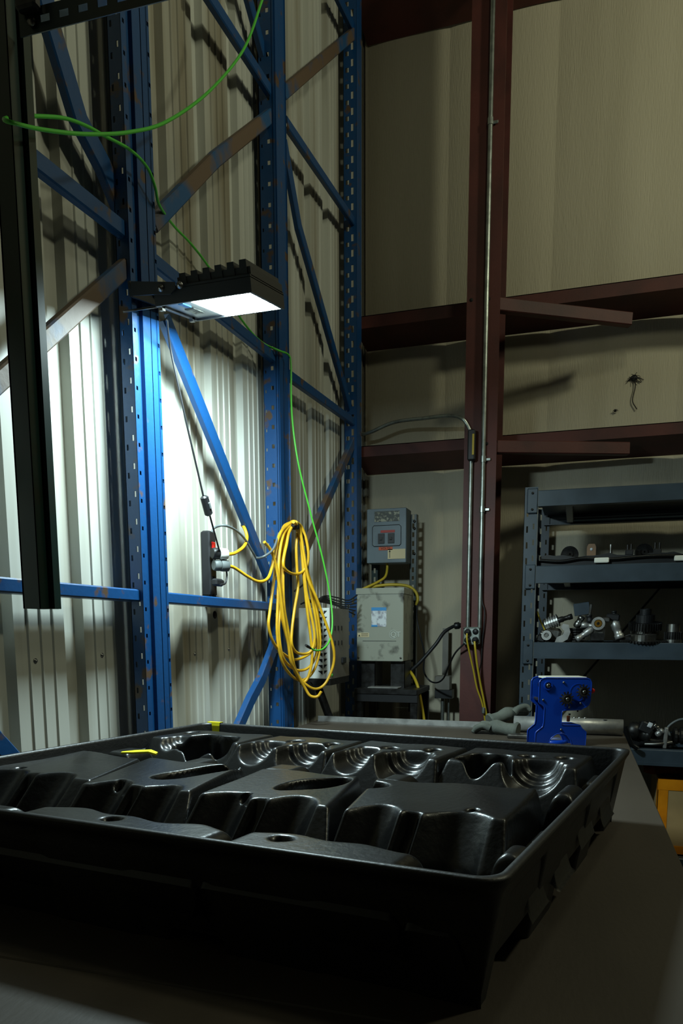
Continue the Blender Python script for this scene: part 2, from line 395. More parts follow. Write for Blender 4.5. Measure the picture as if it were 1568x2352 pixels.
# ------------------------------------------------------------------ bench
BZ = .925
bx1 = at(1568, 1990, 2, BZ).x; byf = 3.09
be = thing('work_bench', (-.5, 1.6, 0), 'long dark hardboard-topped workbench under the black plastic tray', 'workbench')
seam = .70
MB().bbox(((bx1-1.16)/2, (seam-.2)/2-.0004, BZ-.02), (bx1+1.16, seam+.2-.0008, .04), .002).build('top_board', 'bench_board', be)
MB().bbox(((bx1-1.16)/2, (seam+byf)/2+.0004, BZ-.02), (bx1+1.16, byf-seam-.0008, .04), .002).build('top_board', 'bench_board', be)
for x in (-1.1, bx1-.08):
    for y in (-.1, 1.5, 3.0): MB().bbox((x, y, .4425), (.07, .07, .885), .004).build('leg', 'dark_steel', be)
MB().b2((-1.1, -.15, .80), (bx1-.06, -.1, .885)).build('apron', 'dark_steel', be); MB().b2((-1.1, 3.0, .80), (bx1-.06, 3.05, .885)).build('apron', 'dark_steel', be)
# aluminium angle lying along the far edge
p = atZ(655, 1660, BZ); q = atZ(1192, 1677, BZ)
y = byf-.035
mb = MB(); mb.b2((-1.14, y, BZ), (-.215, y+.003, BZ+.026)); mb.b2((-1.14, y, BZ), (-.215, y+.03, BZ+.003))
tag(mb.build('aluminium_angle', 'aluminium'), 'long bright aluminium angle bar along the far edge of the bench', 'metal bar')
# aluminium tube
ty = 2.985; tr = .033
mb = MB(); xa, xb = -.24, at(1430, 1675, 1, ty).x
mb._ring(V((xa+xb)/2, ty, BZ+tr), X1, tr-.003, tr, xb-xa, 28); mb.sm = [True]*len(mb.sm)
tu = tag(mb.build('aluminium_tube', 'aluminium'), 'aluminium tube lying on the bench behind the blue machine', 'tube')
for x in (-.02, .0, .022): MB().lathe([(.006, 0), (.006, .004), (.004, .006), (0, .006)], (x+.02, ty, BZ+2*tr-.001), Z1, 8).build('rivet', 'steel', tu)
MB().lathe([(.008, 0), (0, .0005)], (.12, ty-.012, BZ+2*tr-.002), Z1, 10).build('hole', 'black_void', tu)
# ------------------------------------------------------------------ black tray
RZ = 1.085
NR, FR, FL, NL = [np.array(a) for a in ((-.064, .718), (.124, 1.649), (-.998, 1.773), (-1.22, .852))]
TW, TD = 1.145, .95
def T(p, q, z):
    s, t = p/TW, q/TD
    b = NL*(1-s)*(1-t)+NR*s*(1-t)+FR*s*t+FL*(1-s)*t
    return Vector((b[0], b[1], RZ+z))
TH = RZ-BZ
tray = thing('plastic_tray', T(TW/2, TD/2, -TH), 'large black moulded plastic tray full of shaped nests on the bench', 'tray')
def perim(ins, rad, n=10):
    out = []
    cs = [(TW-ins-rad, ins+rad, -90), (TW-ins-rad, TD-ins-rad, 0), (ins+rad, TD-ins-rad, 90), (ins+rad, ins+rad, 180)]
    for (cx, cy, a0) in cs:
        for k in range(n+1):
            a = math.radians(a0+90*k/n); out.append((cx+rad*math.cos(a), cy+rad*math.sin(a)))
    return out
def tray_outer():
    base = perim(0, .03); pts = []
    for i in range(len(base)):
        a, b = np.array(base[i]), np.array(base[(i+1) % len(base)]); L = np.linalg.norm(b-a); m = max(1, int(L/.0045))
        for k in range(m): pts.append(tuple(a+(b-a)*k/m))
    n = len(pts); rows = [0, -.006, -.012, -.02, -.03, -.036, -.042, -.05, -.07, -.09, -.11, -.13, -.14, -.147, -.154, -TH]
    sst = lambda a, b, x: max(0, min(1, (x-a)/(b-a)))**2*(3-2*max(0, min(1, (x-a)/(b-a))))
    vs_ = []
    for z in rows:
        for i, (p, q) in enumerate(pts):
            a, b = np.array(pts[i-1]), np.array(pts[(i+1) % n]); tx = (b-a)/max(1e-9, np.linalg.norm(b-a)); nx = np.array((-tx[1], tx[0]))
            long_ = (p > .05 and p < TW-.05)
            if long_: d, cs, hw = p, (.14, .42, .70, .98), .06
            else: d, cs, hw = q, (.15, .455, .745), .075
            rec = 0
            for c in cs:
                rec = max(rec, sst(hw+.016, hw-.004, abs(d-c)))
            if (not long_ and not (.05 < q < TD-.05)): rec = 0
            depth = .03 if not long_ else .004
            rec *= (sst(-.03, -.05, z) if not long_ else sst(-.02, -.11, z))*depth
            draft = .028*(-z/TH)
            lip = .005*sst(-.008, -.016, z)
            zz = z
            if z < -.12 and rec > 0 and not long_: zz = z
            if z < -.13 and long_:
                g = max(sst(.05, .04, abs(d-c)) for c in (.23, .73)); zz = z+g*.02*sst(-.13, -.154, z)
            pq = np.array((p, q))+nx*(rec+draft+lip); vs_.append(T(pq[0], pq[1], zz))
    mb = MB(); R_ = len(rows)
    mb.add(vs_, [(r*n+i, r*n+(i+1) % n, (r+1)*n+(i+1) % n, (r+1)*n+i)[::-1] for r in range(R_-1) for i in range(n)], True)
    # rim and inner wall and floor
    loops = []
    for ins, z in ((.0, 0), (.001, .003), (.006, .004), (.011, .003), (.013, -.002), (.018, -.05), (.024, -.105), (.03, -.115)):
        lp = perim(ins, max(.03-ins*.3, .015)); loops.append([T(p, q, z) for p, q in lp])
    m = len(loops[0]); vv = [p for l in loops for p in l]
    mb.add(vv, [(r*m+i, (r+1)*m+i, (r+1)*m+(i+1) % m, r*m+(i+1) % m)[::-1] for r in range(len(loops)-1) for i in range(m)], True)
    mb.add(loops[-1], [list(range(m))])
    return mb
tray_outer().build('tray_shell', 'tray_plastic', tray)
def sstep(a, b, x): t = np.clip((x-a)/(b-a), 0, 1); return t*t*(3-2*t)
def blur(z, n):
    for _ in range(n):
        zp = np.pad(z, 1, mode='edge'); z = (zp[1:-1, 1:-1]*4+zp[:-2, 1:-1]+zp[2:, 1:-1]+zp[1:-1, :-2]+zp[1:-1, 2:])/8
    return z
FLOOR = -.117
def nest(name, pr, qr, fn, step=.003, nb=2, label=None):
    p = np.arange(pr[0], pr[1]+1e-6, step); q = np.arange(qr[0], qr[1]+1e-6, step)
    P_, Q_ = np.meshgrid(p, q); Z_ = blur(fn(P_, Q_), nb)
    mb = MB(); n = len(p)
    keep = Z_ > FLOOR+.001
    vs_ = [T(P_[j, i], Q_[j, i], max(Z_[j, i], FLOOR)) for j in range(len(q)) for i in range(n)]
    fs = [(j*n+i, j*n+i+1, (j+1)*n+i+1, (j+1)*n+i) for j in range(len(q)-1) for i in range(n-1) if keep[j:j+2, i:i+2].any()]
    mb.add(vs_, fs, True); o = mb.build(name, 'black_plastic', tray)
    if label: o['label'] = label
    return o
def inpoly(P_, Q_, poly):                       # signed distance, positive inside (convex polygon, ccw)
    d = np.full(P_.shape, 9.)
    n = len(poly)
    for i in range(n):
        a, b = poly[i], poly[(i+1) % n]; L = math.hypot(b[0]-a[0], b[1]-a[1])
        d = np.minimum(d, ((b[0]-a[0])*(Q_-a[1])-(b[1]-a[1])*(P_-a[0]))/L)
    return d
def front_block(poly, chans, slots, hole=None, dots=(), notch=None, top=-.010):
    # poly: front-left, front-right, back-right, back-left
    def fn(P_, Q_):
        (ax, aq), (bx_, bq) = poly[0], poly[1]
        qf = aq+(bq-aq)*np.clip((P_-ax)/(bx_-ax), 0, 1)       # front edge of the top
        for c, hw, dep in chans:
            x = np.clip(np.abs(P_-c)/hw, 0, 1); qf = qf+dep*1.7*(1-x*x)
        drop = (qf-Q_)                                         # distance in front of the top edge
        zf = top-np.clip(drop, 0, None)*1.12
        side = [poly[1], poly[2], poly[3], poly[0]]
        d = np.full(P_.shape, 9.)
        for i in range(3):
            a, b = side[i], side[i+1]; L = math.hypot(b[0]-a[0], b[1]-a[1])
            d = np.minimum(d, ((b[0]-a[0])*(Q_-a[1])-(b[1]-a[1])*(P_-a[0]))/L)
        z = np.minimum(zf, top+np.clip(d, None, 0)*5.)
        z = np.where(drop > .062, np.minimum(z, top-.069-(drop-.062)*5), z)
        for c, hw in slots:
            z = z-sstep(hw, hw*.55, np.abs(P_-c))*sstep(-.012, .004, drop)*.035
        if hole:
            cx, cq, rx, rq, ang = hole; ca, sa = math.cos(ang), math.sin(ang)
            dx, dq = P_-cx, Q_-cq; r = np.hypot((dx*ca+dq*sa)/rx, (-dx*sa+dq*ca)/rq); z = z-.07*sstep(1.05, .95, r)
        for cx, cq in dots: z = np.where(np.hypot(P_-cx, Q_-cq) < .006, z-.03, z)
        if notch: z = z-sstep(.03, .02, np.hypot((P_-notch[0])/1.3, Q_-notch[1]))*.05
        return np.maximum(z+.0015*np.sin(P_*37+Q_*23), FLOOR)
    ps_ = [p[0] for p in poly]; qs = [p[1] for p in poly]
    nest('nest_block', (min(ps_)-.03, max(ps_)+.03), (min(qs)-.08, max(qs)+.03), fn)
front_block([(.02, .245), (.295, .262), (.215, .478), (-.0, .50)][:4] if False else [(.045, .25), (.305, .27), (.222, .475), (.03, .505)], [(.11, .045, .02), (.225, .042, .02)], [(.165, .014)], None, [(.09, .30)])
front_block([(.315, .24), (.535, .262), (.468, .49), (.236, .488)], [(.372, .042, .024), (.473, .04, .024)], [(.423, .012)], (.427, .408, .085, .034, 1.25), [(.365, .278)])
front_block([(.562, .252), (.792, .268), (.725, .492), (.515, .49)], [(.613, .042, .024), (.728, .044, .026)], [(.67, .014)], (.686, .402, .072, .034, 1.2), [(.625, .29)])
front_block([(.822, .262), (1.062, .295), (1.048, .522), (.765, .485)], [(.868, .04, .022), (.99, .052, .02)], [(.924, .014)], None, [(1.0, .33)], (.775, .43))
def back_block(p0, p1, q0, q1, us, cav=None, hump=None, top=-.006):
    def fn(P_, Q_):
        d = np.minimum(np.minimum(P_-p0, p1-P_), np.minimum(Q_-q0, q1-Q_))
        dl = np.minimum(np.minimum(P_-p0, p1-P_), q1-Q_)
        z = top+np.clip(dl, None, 0)*4.
        fr = np.clip(q0+.055-Q_, 0, None); z = np.minimum(z, top-fr*1.35)
        z = np.where(Q_ < q0, np.minimum(z, top-.05-(q0-Q_)*5), z)
        for c, r, qe in us:                       # rounded saddles, stepped towards the back
            for rr, qq, k in ((r, qe, 1.0), (r*.8, qe+.022, .82), (r*.6, qe+.04, .62)):
                a = np.sqrt(np.clip(rr*rr-(P_-c)**2, 0, None))*sstep(qq+.012, qq-.008, Q_)
                z = np.minimum(z, np.where(np.abs(P_-c) < rr, top-a*.95, z))
        if cav:
            cx, cq, rx, rq = cav; r = np.hypot((P_-cx)/rx, (Q_-cq)/rq)*(1+.10*np.sin(5*np.arctan2(Q_-cq, P_-cx))); z = z-.085*sstep(1.06, .94, r)
        if hump:
            for cx, cq, r in hump: z = z-.02*sstep(r, r*.5, np.hypot(P_-cx, Q_-cq))
        return np.maximum(z+.001*np.sin(P_*41+Q_*19), FLOOR)
    nest('saddle_block', (p0-.03, p1+.03), (q0-.03, q1+.03), fn, nb=3)
back_block(.03, .285, .66, .86, [(.09, .03, .72)], (.175, .745, .08, .055), [(.06, .82, .02), (.25, .70, .03)])
back_block(.300, .535, .64, .865, [(.352, .043, .735), (.465, .055, .735)], None, [(.39, .80, .022), (.49, .80, .02)])
back_block(.550, .795, .64, .875, [(.60, .043, .74), (.715, .058, .74)], None, [(.64, .80, .022), (.74, .81, .022)])
back_block(.812, 1.075, .655, .88, [(.99, .06, .745)], (.878, .755, .052, .055), [(.95, .82, .02), (1.03, .82, .02)])
def pad(p0, p1, q0, q1, top, waves=(), dot=None, name='front_pad'):
    def fn(P_, Q_):
        qe = q1+0*P_
        for c, hw, a in waves: qe = qe+a*np.exp(-((P_-c)/hw)**2)
        d = np.minimum(np.minimum(P_-p0, p1-P_), np.minimum(Q_-q0, qe-Q_))
        z = top+np.clip(d-.012, None, 0)*1.0+np.clip(d, None, 0)*4
        if dot: z = np.where(np.hypot((P_-dot[0])/1.5, Q_-dot[1]) < .007, z-.04, z)
        return np.maximum(z, FLOOR)
    nest(name, (p0-.02, p1+.02), (q0-.01, q1+.06), fn, .0035, 4)
pad(.10, .365, .024, .095, -.016, [(.18, .05, .02)], (.2, .07))
pad(.385, .74, .024, .105, -.014, [(.46, .05, .025), (.56, .04, .015), (.68, .04, .02)], (.545, .082))
pad(.76, 1.015, .024, .11, -.012, [(.83, .05, .02), (.93, .04, .015)], (.825, .09))
pad(1.035, 1.085, .026, .055, -.02)
pad(1.075, 1.115, .19, .26, -.03, name='side_pad'); pad(1.075, 1.118, .33, .42, -.05, name='side_pad')
pad(1.075, 1.115, .50, .60, -.012, name='side_pad'); pad(1.085, 1.118, .70, .80, -.03, name='side_pad')
pad(.24, .30, .55, .64, -.03, name='side_pad'); pad(.48, .56, .52, .6, -.02, name='side_pad'); pad(.74, .80, .52, .6, -.02, name='side_pad')
pad(.03, .1, .56, .64, -.02, name='side_pad')
# yellow tape
mb = MB(); p, q = .035, TD
a = atZ(487, 1662, RZ+.005); b = atZ(518, 1664, RZ+.005)
inr = [T(.03, TD-.0135, 0), T(.06, TD-.0135, 0)]
prof = [(TD+.001, -.02), (TD+.001, .0055), (TD-.012, .0055), (TD-.0145, -.004), (TD-.017, -.035)]
pp = [(.012, .055)]
vs_ = [T(x, qq, z) for qq, z in prof for x in pp[0]]; vs2 = [v+V(0, -.0006, .0006) for v in vs_]
n = len(prof)
mb.add(vs_+vs2, [(2*i, 2*i+1, 2*i+3, 2*i+2) for i in range(n-1)]+[(2*n+2*i+2, 2*n+2*i+3, 2*n+2*i+1, 2*n+2*i) for i in range(n-1)])
tag(mb.build('tape_strip', 'yellow_tape'), 'yellow tape strip folded over the back corner of the tray rim', 'tape')
mb = MB(); c0 = atZ(322, 1731, RZ-.012)
R = Matrix.Rotation(math.radians(20), 3, 'Z') @ Matrix.Rotation(math.radians(8), 3, 'Y')
pts = [(-.04, -.012, 0), (-.015, -.016, .004), (.02, -.014, .01), (.036, -.008, .006), (.036, .012, .006), (.02, .014, .01), (-.015, .014, .004), (-.04, .0, 0)]
mb.add([c0+R @ Vector(p) for p in pts]+[c0+R @ (Vector(p)-Vector((0, 0, .004))) for p in pts], [(0, 1, 6, 7), (1, 2, 5, 6), (2, 3, 4, 5), (15, 14, 9, 8), (14, 13, 10, 9), (13, 12, 11, 10)]+[(i, i+8, (i+1) % 8+8, (i+1) % 8) for i in range(8)])
tag(mb.build('tape_strip', 'yellow_tape'), 'crumpled yellow tape tag between the tray nests', 'tape')
# ------------------------------------------------------------------ floodlight
A0 = atX(357, 704, -1.12)
LS = 1.12/1.085
LL, LW, TILT = .275, .215, math.radians(12)
lx, ly = V(1, 0, 0), V(0, math.cos(TILT), math.sin(TILT)); lz = lx.cross(ly)
lamp = thing('floodlight', A0, 'lit black LED floodlight bracketed to the blue rack post', 'floodlight')
def LP(a, b, c): return A0+(lx*a+ly*b+lz*c)*LS
def lbox(mb, a0, a1, b0, b1, c0, c1):
    pts = [LP(a, b, c) for a in (a0, a1) for b in (b0, b1) for c in (c0, c1)]
    return mb.add(pts, [(0, 1, 3, 2), (4, 6, 7, 5), (0, 4, 5, 1), (2, 3, 7, 6), (0, 2, 6, 4), (1, 5, 7, 3)])
mb = MB(); e_ = .008
lbox(mb, 0, LL, 0, e_, 0, .035); lbox(mb, 0, LL, LW-e_, LW, 0, .035); lbox(mb, 0, e_, e_, LW-e_, 0, .035); lbox(mb, LL-e_, LL, e_, LW-e_, 0, .035); lbox(mb, 0, LL, 0, LW, .033, .04)
mb.build('housing', 'lamp_body', lamp)
for k in range(6):
    a = .075+k*.034; f = MB()
    pf = [(a, .038), (a+.022, .038), (a+.020, .066+.004*k*.4), (a+.002, .066+.004*k*.4)]
    v1 = [LP(x, .004, z) for x, z in pf]; v2 = [LP(x, LW-.004, z) for x, z in pf]
    f.add(v1+v2, [(0, 1, 2, 3), (7, 6, 5, 4)]+[(i, i+4, (i+1) % 4+4, (i+1) % 4) for i in range(4)]); f.build('cooling_fin', 'lamp_body', lamp)
lbox(MB(), .07, LL, .006, LW-.006, .038, .058).build('heat_sink', 'lamp_body', lamp)
lbox(MB(), e_, .092, e_, LW-e_, .006, .010).build('reflector', 'lamp_reflector', lamp)
wa, wb_ = .094, LL-.014
em = MB(); em.add([LP(wa, .012, .003), LP(wb_, .012, .003), LP(wb_, LW-.012, .003), LP(wa, LW-.012, .003)], [(0, 3, 2, 1)]); em.build('led_panel', 'led_emitter', lamp)
lbox(MB(), wa-.002, wb_+.002, .01, LW-.01, .004, .012).build('led_board', 'lamp_reflector', lamp)
for b in (.02, LW-.035):
    lbox(MB(), -.004, .008, b, b+.014, -.006, .006).build('clip', 'steel', lamp)
lbox(MB(), .035, .062, .09, .15, .0035, .006).build('maker_label', 'label_dark', lamp)
lbox(MB(), .05, .064, .03, .075, .0035, .006).build('blue_sticker', 'label_blue', lamp)
br = MB()
for b in (-.012, LW+.006):
    br.add([LP(x, bb, z) for bb in (b, b+.005) for x, z in ((-.06, .03), (.055, .02), (.07, .03), (.07, .045), (-.055, .062))], [(0, 1, 2, 3, 4), (9, 8, 7, 6, 5)]+[(i, (i+1) % 5, 5+(i+1) % 5, 5+i)[::-1] for i in range(5)])
lbox(br, -.065, -.058, -.012, LW+.011, .028, .064); br.build('bracket', 'lamp_body', lamp)
for x in (.03, .085):
    MB().lathe([(.009, 0), (.009, .003), (.005, .004), (.005, .008), (0, .009)], LP(x, -.012, .036), -ly, 12).build('bolt', 'steel', lamp)
MB().tube([LP(-.005, .03, .006), atX(356, 705, -1.13), atX(330, 709, -1.16), atX(283, 716, -1.195)], .003, 6).build('mounting_rod', 'steel', lamp)
MB().channel([LP(-.055, LW*.5, .046), atX(338, 672, -1.19)], V(0, 0, -1), .03, .012).build('swing_arm', 'lamp_body', lamp)
# ------------------------------------------------------------------ lamp cord with switch
def cable(name, px, x, r, material, label, cat='cable', n=8, group=None, parent=None):
    pts = [atX(p[0], p[1], p[2] if len(p) > 2 else x) for p in px]
    o = MB().tube(smooth(pts, n), r, 8).build(name, material, parent)
    return tag(o, label, cat, group) if label else o
lc = thing('lamp_cord', atX(500, 1340, -1.2), 'thin black lamp cord with an inline switch, hanging to the power strip', 'cord')
cable('cord', [(383, 735, -1.13), (386, 765, -1.15), (391, 800), (408, 880), (430, 980), (452, 1075), (468, 1145)], -1.17, .0032, 'black_rubber', None, parent=lc)
cable('cord', [(480, 1178, -1.17), (490, 1215, -1.19), (503, 1262), (517, 1300), (521, 1322), (517, 1340), (506, 1343)], -1.215, .0032, 'black_rubber', None, parent=lc)
P, Q = atX(469, 1143, -1.17), atX(479, 1180, -1.17)
mid = (P+Q)/2; zz = (P-Q).normalized(); Rm = Matrix((V(1, 0, 0), zz.cross(V(1, 0, 0)).normalized(), zz)).transposed()
MB().bbox(mid, (.022, .026, (P-Q).length+.012), .005, Rm).build('inline_switch', 'black_rubber', lc)
MB().bbox(mid+V(.012, 0, 0), (.006, .010, .022), .002, Rm).build('rocker', 'grey_cable', lc)
P = atX(500, 1338, -1.235)
MB().bbox(P+V(0, .0, 0), (.024, .062, .026), .006).build('plug', 'black_rubber', lc)
# power strip on the siding
sy0, sy1 = atX(482, 1290, WX+.035).y, atX(494, 1290, WX+.035).y
zt, zb2 = atX(485, 1217, WX+.05).z, atX(487, 1368, WX+.05).z
ps_t = thing('power_strip', (WX+.028, (sy0+sy1)/2, zb2), 'black vertical power strip on the siding with plugs in it', 'power strip')
MB().bbox((WX+.02, (sy0+sy1)/2, (zt+zb2)/2), (.036, sy1-sy0+.012, zt-zb2), .005).build('strip_body', 'black_rubber', ps_t)
MB().bbox((WX+.039, (sy0+sy1)/2, zt-.05), (.01, .018, .024), .002).build('red_switch', 'knob_red', ps_t)
for k in range(4):
    z = zt-.11-k*.062
    MB().lathe([(.014, 0), (.014, .002), (0, .002)], (WX+.0375, (sy0+sy1)/2, z), X1, 14).build('socket', 'black_void', ps_t)
def plug(name, u, v, label, m1, m2):
    c = atX(u, v, -1.225); t = thing(name, c, label, 'plug')
    d = V(.55, .8, 0).normalized()
    MB().lathe([(.017, 0), (.02, .004), (.02, .022), (.017, .026)], c-d*.03, d, 14).build('plug_front', m1, t)
    MB().lathe([(.02, 0), (.021, .006), (.02, .03), (.010, .036)], c-d*.004, d, 14).build('plug_body', m2, t); return c+d*.032
pl1 = plug('cord_plug', 505, 1272, 'black plug with a white grip, upper one in the power strip', 'black_rubber', 'white_plastic')
pl2 = plug('cord_plug', 508, 1299, 'grey plug below the white-gripped plug in the power strip', 'grey_cable', 'grey_cable')
# ------------------------------------------------------------------ yellow extension cord coil on post
cx = -1.165
coil = thing('extension_cord_coil', atX(690, 1585, -1.14), 'coil of yellow extension cord hanging on the rack post hook', 'extension cord')
def Zc(px, x0, x1):
    n = len(px); return [atX(u, v, x0+(x1-x0)*i/(n-1)+.0014*max(0, u-692)) for i, (u, v) in enumerate(px)]
loops = [
 ([(667, 1200), (650, 1212), (636, 1260), (629, 1330), (620, 1400), (617, 1440), (630, 1480), (655, 1505), (680, 1515), (712, 1500), (728, 1470), (731, 1420), (720, 1360), (705, 1310), (692, 1260), (684, 1220), (668, 1200)], -1.17, -1.15),
 ([(670, 1198), (655, 1212), (645, 1260), (640, 1330), (637, 1400), (636, 1450), (642, 1500), (655, 1535), (680, 1560), (705, 1558), (725, 1530), (735, 1480), (730, 1420), (715, 1350), (700, 1290), (688, 1225), (672, 1198)], -1.165, -1.14),
 ([(673, 1197), (658, 1215), (650, 1260), (646, 1330), (643, 1400), (640, 1450), (648, 1505), (665, 1530), (688, 1540), (712, 1530), (728, 1495), (727, 1440), (715, 1370), (700, 1300), (690, 1230), (674, 1197)], -1.16, -1.14),
 ([(676, 1197), (662, 1215), (654, 1270), (650, 1320), (652, 1390), (660, 1440), (668, 1490), (678, 1540), (690, 1565), (705, 1560), (716, 1520), (714, 1470), (705, 1400), (697, 1320), (690, 1240), (678, 1197)], -1.155, -1.13),
 ([(678, 1199), (664, 1222), (658, 1250), (650, 1290), (655, 1308), (672, 1318), (690, 1316), (704, 1300), (708, 1275), (703, 1240), (692, 1210), (680, 1199)], -1.14, -1.125),
 ([(671, 1200), (650, 1230), (640, 1290), (642, 1350), (648, 1420), (662, 1480), (672, 1520), (690, 1560), (720, 1582), (745, 1572), (763, 1535), (767, 1500), (758, 1460), (740, 1410), (725, 1370), (708, 1330), (697, 1270), (688, 1215), (674, 1199)], -1.15, -1.115),
 ([(674, 1199), (682, 1215), (680, 1260), (682, 1310), (684, 1350), (676, 1400), (670, 1450), (670, 1480), (680, 1498), (700, 1502), (716, 1492), (722, 1460), (712, 1400), (702, 1350), (697, 1290), (690, 1230), (680, 1200)], -1.145, -1.13),
 ([(607, 1245), (622, 1265), (634, 1300), (643, 1360), (652, 1430), (662, 1480), (668, 1520), (685, 1555), (700, 1580), (712, 1598), (728, 1600), (738, 1588)], -1.15, -1.11),
]
for px, a, b in loops: MB().tube(smooth(Zc(px, a, b), 6), .0062, 8).build('cord_loop', 'yellow_cord', coil)
MB().tube(smooth([pl2, atX(540, 1305, -1.2), atX(570, 1325, -1.18), atX(595, 1336, -1.16), atX(615, 1328, -1.15), atX(625, 1300, -1.15), atX(632, 1260, -1.15), atX(645, 1222, -1.15), atX(668, 1200, -1.15)], 8), .0062, 8).build('cord_lead', 'yellow_cord', coil)
MB().tube(smooth([pl1, atX(540, 1270, -1.2), atX(560, 1255, -1.2), atX(567, 1235, -1.21), atX(562, 1215, -1.225), atX(556, 1206, -1.25)], 8), .0062, 8).build('cord_lead', 'yellow_cord', coil)
h = atX(681, 1209, -1.12)
MB().lathe([(.012, -.02), (.014, -.01), (.014, .006), (.010, .01), (0, .011)], h, X1, 12).build('cord_end', 'dark_steel', coil)
MB().tube(smooth([h, atX(696, 1230, -1.12), atX(704, 1265, -1.12), atX(706, 1310, -1.13), atX(698, 1340, -1.14), atX(676, 1358, -1.15)], 6), .0038, 6).build('tie_cord', 'black_rubber', coil)
cable('grey_cable', [(486, 1222, -1.24), (494, 1211, -1.23), (515, 1207), (540, 1217), (562, 1238), (580, 1268), (589, 1281), (606, 1278, -1.15), (628, 1260, -1.14), (640, 1225, -1.16)], -1.2, .0045, 'grey_cable', 'grey cable arching from the power strip behind the yellow coil')
# green network cable
cable('green_cable', [(612, -30, -1.0), (600, 5, -1.02), (560, 112, -1.03), (482, 208), (385, 278), (300, 303), (200, 308), (100, 298), (30, 282, -1.04), (10, 274, -1.08), (40, 268, -1.14), (90, 267, -1.15), (150, 272, -1.15), (200, 290, -1.15), (240, 312, -1.15), (300, 345, -1.15), (338, 385, -1.16), (356, 430, -1.17), (366, 472, -1.19), (400, 520, -1.255), (440, 562, -1.262), (485, 622, -1.262), (555, 735, -1.255), (600, 785, -1.245), (640, 805, -1.19), (662, 815, -1.18), (668, 840, -1.17), (670, 950, -1.16), (684, 1060, -1.14), (712, 1175, -1.11), (740, 1280, -1.075), (758, 1370, -1.05), (763, 1430, -1.035), (757, 1470, -1.035), (742, 1490, -1.04), (725, 1494, -1.05), (712, 1488, -1.06)], -1.05, .004, 'green_cable', 'bright green network cable looped over the green post and dangling to the white case')
P, Q = atX(713, 1489, -1.06), atX(702, 1482, -1.065)
tag(MB().tube([P, (P+Q)/2, Q], [.005, .0065, .0055], 8).build('cable_connector', 'dark_steel'), 'small plug on the loose end of the green cable', 'connector')
# ------------------------------------------------------------------ white vented case on the wall
cxa, cxb = atY(686, 1400, 3.1).x, atY(757, 1395, 3.1).x; cya, cyb = 3.1, 3.385; cza, czb = 1.119, 1.447
case = thing('vented_case', ((cxa+cxb)/2, 3.24, cza), 'white vented equipment case behind the yellow cord coil', 'equipment case')
MB().b2((cxa, cya+.003, cza), (cxb, cyb, czb)).build('case_body', 'case_grey', case)
MB().bbox(((cxa+cxb)/2, cya, (cza+czb)/2), (cxb-cxa, .006, czb-cza), .002).build('front_panel', 'case_white', case)
for col, x0 in enumerate((cxb-.058, cxb-.028)):
    for k in range(11):
        z = cza+.02+k*.0275; sgn = 1
        mb = MB(); wv = .022 if col == 0 else .016
        tri = [(0, .018), (wv, .018), (wv, 0)] if col == 0 else [(0, .004), (0, .02), (wv, .02)]
        mb.prism(tri, (x0, cya-.0042, z), X1, Z1, .001); mb.build('vent', 'black_void', case)
for zz in (1.355, 1.285):
    for k in range(3):
        mb = MB(); mb.bbox((cxb+.0005, cya+.07+k*.05, zz), (.003, .012, .022), .001); mb.build('outlet', 'black_void', case)
MB().bbox((cxb+.006, cya+.185, 1.2), (.012, .05, .03), .003).build('switch_block', 'black_rubber', case)
MB().lathe([(.008, 0), (.008, .001), (0, .001)], (cxb, cya+.03, 1.135), X1, 12).build('green_dot', 'green_cable', case)
MB().b2((cxa, cya, cza-.03), (cxb, cyb, cza-.001)).build('shelf_bracket', 'dark_steel', case)
mb = MB(); mb.prism([(0, 0), (.075, 0), (.05, -.04), (.03, -.04)], atY(712, 1562, 3.09), X1, Z1, .004)
mb.tube([atY(733, 1585, 3.13), atY(768, 1680, 3.2)], .02, 8)
mb.build('support_arm', 'dark_steel', case)
for k in range(6):
    a = k*.6; x = -1.3+.02*k
    cable('black_cable', [(690+4*k, 1388-2*k, -1.23), (710+3*k, 1380+3*math.sin(a), -1.19), (745, 1384-3*k, -1.15), (775, 1392-4*k+6*math.sin(a), -1.15), (800, 1404-5*k, -1.14), (815+k, 1412-9*k, -1.12)], -1.2, .0035, 'black_rubber', 'loose black cable in the tangle on top of the white case', 'cable', 6, 'cables on the white case')
# ------------------------------------------------------------------ breaker box, strut, transformer, stand
PYf = 3.98
bl, brr = atY(842, 1300, PYf).x, atY(932, 1300, PYf).x; bb_, bt = atY(880, 1293, PYf).z, atY(880, 1168, PYf).z
bk = thing('breaker_box', ((bl+brr)/2, PYf+.06, bb_), 'blue-grey breaker box with two black switches on slotted struts', 'breaker box')
MB().bbox(((bl+brr)/2, PYf+.06, (bb_+bt)/2), (brr-bl, .12, bt-bb_), .003).build('enclosure', 'panel_grey', bk)
def flat(par, name, m, x0, x1, z0, z1, y, th=.002): return MB().b2((x0, y-th, z0), (x1, y, z1)).build(name, m, par)
W_, H_ = brr-bl, bt-bb_
fx = lambda t: bl+W_*t
fz = lambda t: bb_+H_*t
mb = MB(); R0 = [(.19, .31), (.83, .31), (.87, .34), (.87, .66), (.83, .69), (.19, .69), (.15, .66), (.15, .34)]
mb.prism([(W_*a, H_*b) for a, b in R0], (bl, PYf+.0005, bb_), X1, Z1, .004); mb.build('breaker_cover', 'panel_grey', bk)
mb = MB(); n = len(R0)
for i in range(n):
    a, b = R0[i], R0[(i+1) % n]; mb.tube([V(bl+W_*a[0], PYf-.004, bb_+H_*a[1]), V(bl+W_*b[0], PYf-.004, bb_+H_*b[1])], .0018, 5)
mb.build('cover_frame', 'dark_steel', bk)
